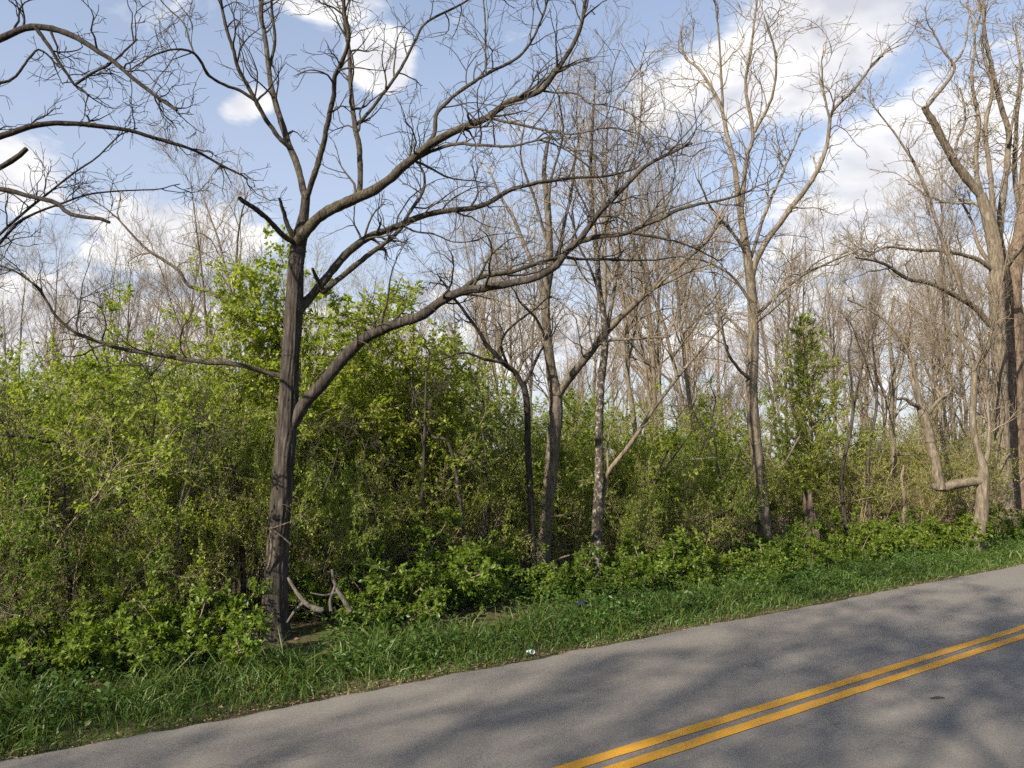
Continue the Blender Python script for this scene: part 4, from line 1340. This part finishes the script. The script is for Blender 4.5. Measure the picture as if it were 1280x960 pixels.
# ------------------------------------------------------------------ grass, weeds, litter on the ground
def verge():
    rng = np.random.default_rng(81)
    n = 105000
    # more blades near the camera
    tt = -9 + 47 * rng.random(n * 3) ** 1.7
    ss = rng.random(n * 3) ** 0.9 * 4.4
    wid = np.interp(tt, [-9, -4, 2, 8, 20, 38], [1.1, 1.1, 1.25, 1.4, 1.3, 1.3])
    keep = ss < wid * (0.72 + 0.4 * rng.random(n * 3))
    tt, ss = tt[keep][:n], ss[keep][:n]
    n = len(tt)
    x = RN[0] * (PE + ss) + RD[0] * tt
    y = RN[1] * (PE + ss) + RD[1] * tt
    clump = 0.5 + 0.25 * np.sin(x * 2.1 + 1) * np.sin(y * 2.7) + 0.25 * np.sin(x * 5.3 + y * 3.1 + 2) + 0.12 * np.sin(x * 9 - y * 11)
    keep = rng.random(n) < 0.35 + 0.75 * clump
    x, y, ss, tt, clump = x[keep], y[keep], ss[keep], tt[keep], clump[keep]
    n = len(x)
    dist = np.hypot(x, y)
    h = (0.10 + 0.20 * np.clip(ss / 0.9, 0, 1)) * (0.55 + 0.6 * clump) * (0.6 + 0.7 * rng.random(n))
    h *= np.interp(tt, [-9, 0, 10, 30], [1.15, 1.1, 0.9, 0.9]) * np.where(rng.random(n) < 0.12, 1.6, 1.1)
    base = np.stack([x, y, hz(x, y) - 0.01], 1)
    # near the edge the blades lean out over the asphalt
    lean = rng.normal(size=(n, 3)) * 0.55
    lean[:, :2] -= RN[None, :2] * (0.35 * np.exp(-ss / 0.25))[:, None]
    lean[:, 2] = 0
    d0 = norm(np.array([0, 0, 1.0]) + lean * 0.45)
    d1 = norm(np.array([0, 0, 0.62]) + lean * 1.3)
    d2 = norm(np.array([0, 0, 0.05]) + lean * 1.8)
    side = norm(np.cross(d0, rng.normal(size=(n, 3))))
    wd = (0.0022 + 0.0018 * rng.random(n) + dist * 0.00022)[:, None]
    p1 = base + d0 * (h * 0.45)[:, None]
    p2 = p1 + d1 * (h * 0.35)[:, None]
    p3 = p2 + d2 * (h * 0.28)[:, None]
    V = np.stack([base - side * wd, base + side * wd, p1 - side * wd * 0.95, p1 + side * wd * 0.95, p2 - side * wd * 0.6, p2 + side * wd * 0.6, p3], 1)
    i = np.arange(n)[:, None] * 7
    Q = np.concatenate([i + np.array([0, 1, 3, 2]), i + np.array([2, 3, 5, 4])])
    T = i + np.array([4, 5, 6])
    rn = np.clip(rng.normal(0.42, 0.17, n) + 0.25 * (clump - 0.5), 0, 1)
    dry = rng.random(n) < 0.08 + 0.10 * np.exp(-ss / 0.15)
    rn[dry] = 1.0
    Vf = V.reshape(-1, 3)
    me = make_mesh('verge_grass', [(Vf, Q), (np.zeros((0, 3)), T - len(Vf))], M['grass'], False, np.repeat(rn, 7))
    tag(link('verge_grass', me), 'long green grass along the road edge', 'grass', kind='stuff')


verge()


def ground_cover():
    rng = np.random.default_rng(91)
    n = 13000
    tt = -10 + 52 * rng.random(n) ** 1.4
    s0 = np.interp(tt, [-9, -4, 2, 8, 20, 40], [0.9, 0.9, 1.0, 1.15, 1.1, 1.1])
    ss = s0 + rng.gamma(1.7, 1.1, n) - 0.7
    x = RN[0] * (PE + ss) + RD[0] * tt
    y = RN[1] * (PE + ss) + RD[1] * tt
    col = x / y * F + 640
    ok = (np.sin(x * 1.3 + 2) * np.sin(y * 1.1) + rng.random(n) > 0.15) & (ss > 0.4) & ~((col > 305) & (col < 420) & (y < 9.6) & (y > 7.0))
    x, y = x[ok], y[ok]
    n = len(x)
    per = 14
    hgt = 0.10 + 0.34 * rng.random(n) ** 1.6
    own = np.repeat(np.arange(n), per)
    f = rng.random(len(own))
    pos = np.stack([x[own] + rng.normal(size=len(own)) * 0.10, y[own] + rng.normal(size=len(own)) * 0.10, hz(x, y)[own] + hgt[own] * (0.15 + 0.85 * f)], 1)
    d = np.stack([rng.normal(size=len(own)), rng.normal(size=len(own)), 0.3 * rng.normal(size=len(own)) + 0.2], 1)
    V, T, rn = leaves(rng, pos, norm(d), 0.055, 0.55, 0.1, 0.3)
    me = make_mesh('ground_cover', [(V, T)], M['weed'], False, rn)
    tag(link('ground_cover', me), 'low leafy green weeds between the grass and the bushes', 'weeds', kind='stuff')
    # dead leaves and bits of twig on the wood floor and along the edge of the asphalt
    n = 26000
    tt = -12 + 56 * rng.random(n) ** 1.3
    ss = np.where(rng.random(n) < 0.28, rng.gamma(1.2, 0.11, n) - 0.10, 1.5 + 10 * rng.random(n))
    x = RN[0] * (PE + ss) + RD[0] * tt
    y = RN[1] * (PE + ss) + RD[1] * tt
    z = np.where(ss > 0.02, hz(x, y) + 0.012, 0.008) + 0.012 * rng.random(n)
    d = norm(np.stack([rng.normal(size=n), rng.normal(size=n), 0.15 * rng.normal(size=n)], 1))
    V, T, rn = leaves(rng, np.stack([x, y, z], 1), d, 0.05, 0.5, 0.0, 0.1)
    sz = np.where(ss > 0.3, 1.2, 0.5)
    V = V.reshape(-1, 4, 3)
    c = V.mean(1, keepdims=True)
    V = (c + (V - c) * sz[:, None, None]).reshape(-1, 3)
    me = make_mesh('leaf_litter', [(V, T)], M['dead_leaf'], False, rn)
    tag(link('leaf_litter', me), 'brown dead leaves scattered on the ground under the thicket', 'leaves', kind='stuff')


ground_cover()


# ------------------------------------------------------------------ small things by the road
def lathe(profile, sides=16):
    a = np.linspace(0, 2 * np.pi, sides, endpoint=False)
    V = np.array([[r * math.cos(t_), r * math.sin(t_), z] for r, z in profile for t_ in a])
    i = np.arange(len(profile) * sides).reshape(len(profile), sides)
    Q = np.stack([i[:-1], np.roll(i, -1, 1)[:-1], np.roll(i, -1, 1)[1:], i[1:]], -1).reshape(-1, 4)
    return V, Q


def small_things():
    Yd = 8.35
    p = place(130, Yd)
    zt = at(130, 824, Yd)[2] - p[2]
    root = thing('marker_stake', 'short faded blue plastic stake in the grass at left', 'stake', p)
    prof = [(0.020, -0.1), (0.020, zt * 0.5), (0.021, zt * 0.93), (0.017, zt * 0.97), (0.001, zt)]
    link('post', make_mesh('post', [lathe(prof, 10)], M['blue_plastic']), root)
    link('collar', make_mesh('collar', [lathe([(0.0205, zt * 0.76), (0.026, zt * 0.77), (0.026, zt * 0.81), (0.0205, zt * 0.82)], 10)], M['blue_plastic']), root)
    # a scrap of a white and green plastic cup at the road edge
    g = ground_pt(660, 815)
    root = thing('plastic_cup', 'tiny crushed white and green plastic cup at the edge of the asphalt', 'cup', (g[0], g[1], hz(g[0], g[1]) + 0.045))
    root.rotation_euler = (R(80), R(15), R(40))
    V, Q = lathe([(0.001, 0), (0.026, 0.001), (0.03, 0.035), (0.033, 0.07), (0.031, 0.07), (0.025, 0.006)], 14)
    V[:, 1] *= 0.7
    link('cup_body', make_mesh('cup_body', [(V, Q)], M['white_plastic']), root)
    V, Q = lathe([(0.0295, 0.024), (0.0312, 0.026), (0.0325, 0.05), (0.0318, 0.052)], 14)
    V[:, 1] *= 0.72
    link('green_band', make_mesh('green_band', [(V, Q)], M['green_plastic']), root)
    # crumpled dark blue wrapper in the grass
    r = np.random.default_rng(4)
    g = ground_pt(729, 772)
    a = np.linspace(-1, 1, 9)
    X_, Y2 = np.meshgrid(a, a, indexing='ij')
    Zw = 0.05 * np.abs(np.sin(X_ * 3 + Y2 * 2)) + 0.03 * r.random(X_.shape) + 0.05 * (1 - X_ ** 2)
    V = np.stack([X_ * 0.075 + r.normal(size=X_.shape) * 0.006, Y2 * 0.06 + r.normal(size=X_.shape) * 0.006, Zw], -1).reshape(-1, 3)
    i = np.arange(81).reshape(9, 9)
    Q = np.stack([i[:-1, :-1], i[1:, :-1], i[1:, 1:], i[:-1, 1:]], -1).reshape(-1, 4)
    o = link('crumpled_wrapper', make_mesh('crumpled_wrapper', [(V, Q)], M['blue_foil'], False), None, (g[0], g[1], hz(g[0], g[1]) + 0.15), 0.4)
    tag(o, 'crumpled dark blue wrapper lying in the grass below the flaking dark tree', 'wrapper')
    # a curled dead leaf on the asphalt
    g = ground_pt(1172, 879)
    n = 9
    s = np.linspace(0, 1, n)
    wv = 0.016 * np.sin(np.pi * np.clip(s, 0.02, 0.98)) ** 0.7
    L = []
    for k, f in enumerate((-1, -0.4, 0.4, 1)):
        L.append(np.stack([(s - 0.5) * 0.13, f * wv, 0.008 * abs(f) + 0.006 * np.sin(s * 3) ** 2 + 0.004], 1))
    V = np.stack(L)
    i = np.arange(4 * n).reshape(4, n)
    Q = np.stack([i[:-1, :-1], i[:-1, 1:], i[1:, 1:], i[1:, :-1]], -1).reshape(-1, 4)
    cz = 0.035 * (1 - ((s_of(g) + LANE) / LANE) ** 2)
    o = link('dead_leaf', make_mesh('dead_leaf', [(V.reshape(-1, 3), Q)], M['dark_leaf'], True), None, (g[0], g[1], cz), 0.1)
    tag(o, 'single curled dark dead leaf lying on the road beyond the yellow lines', 'leaf')


small_things()
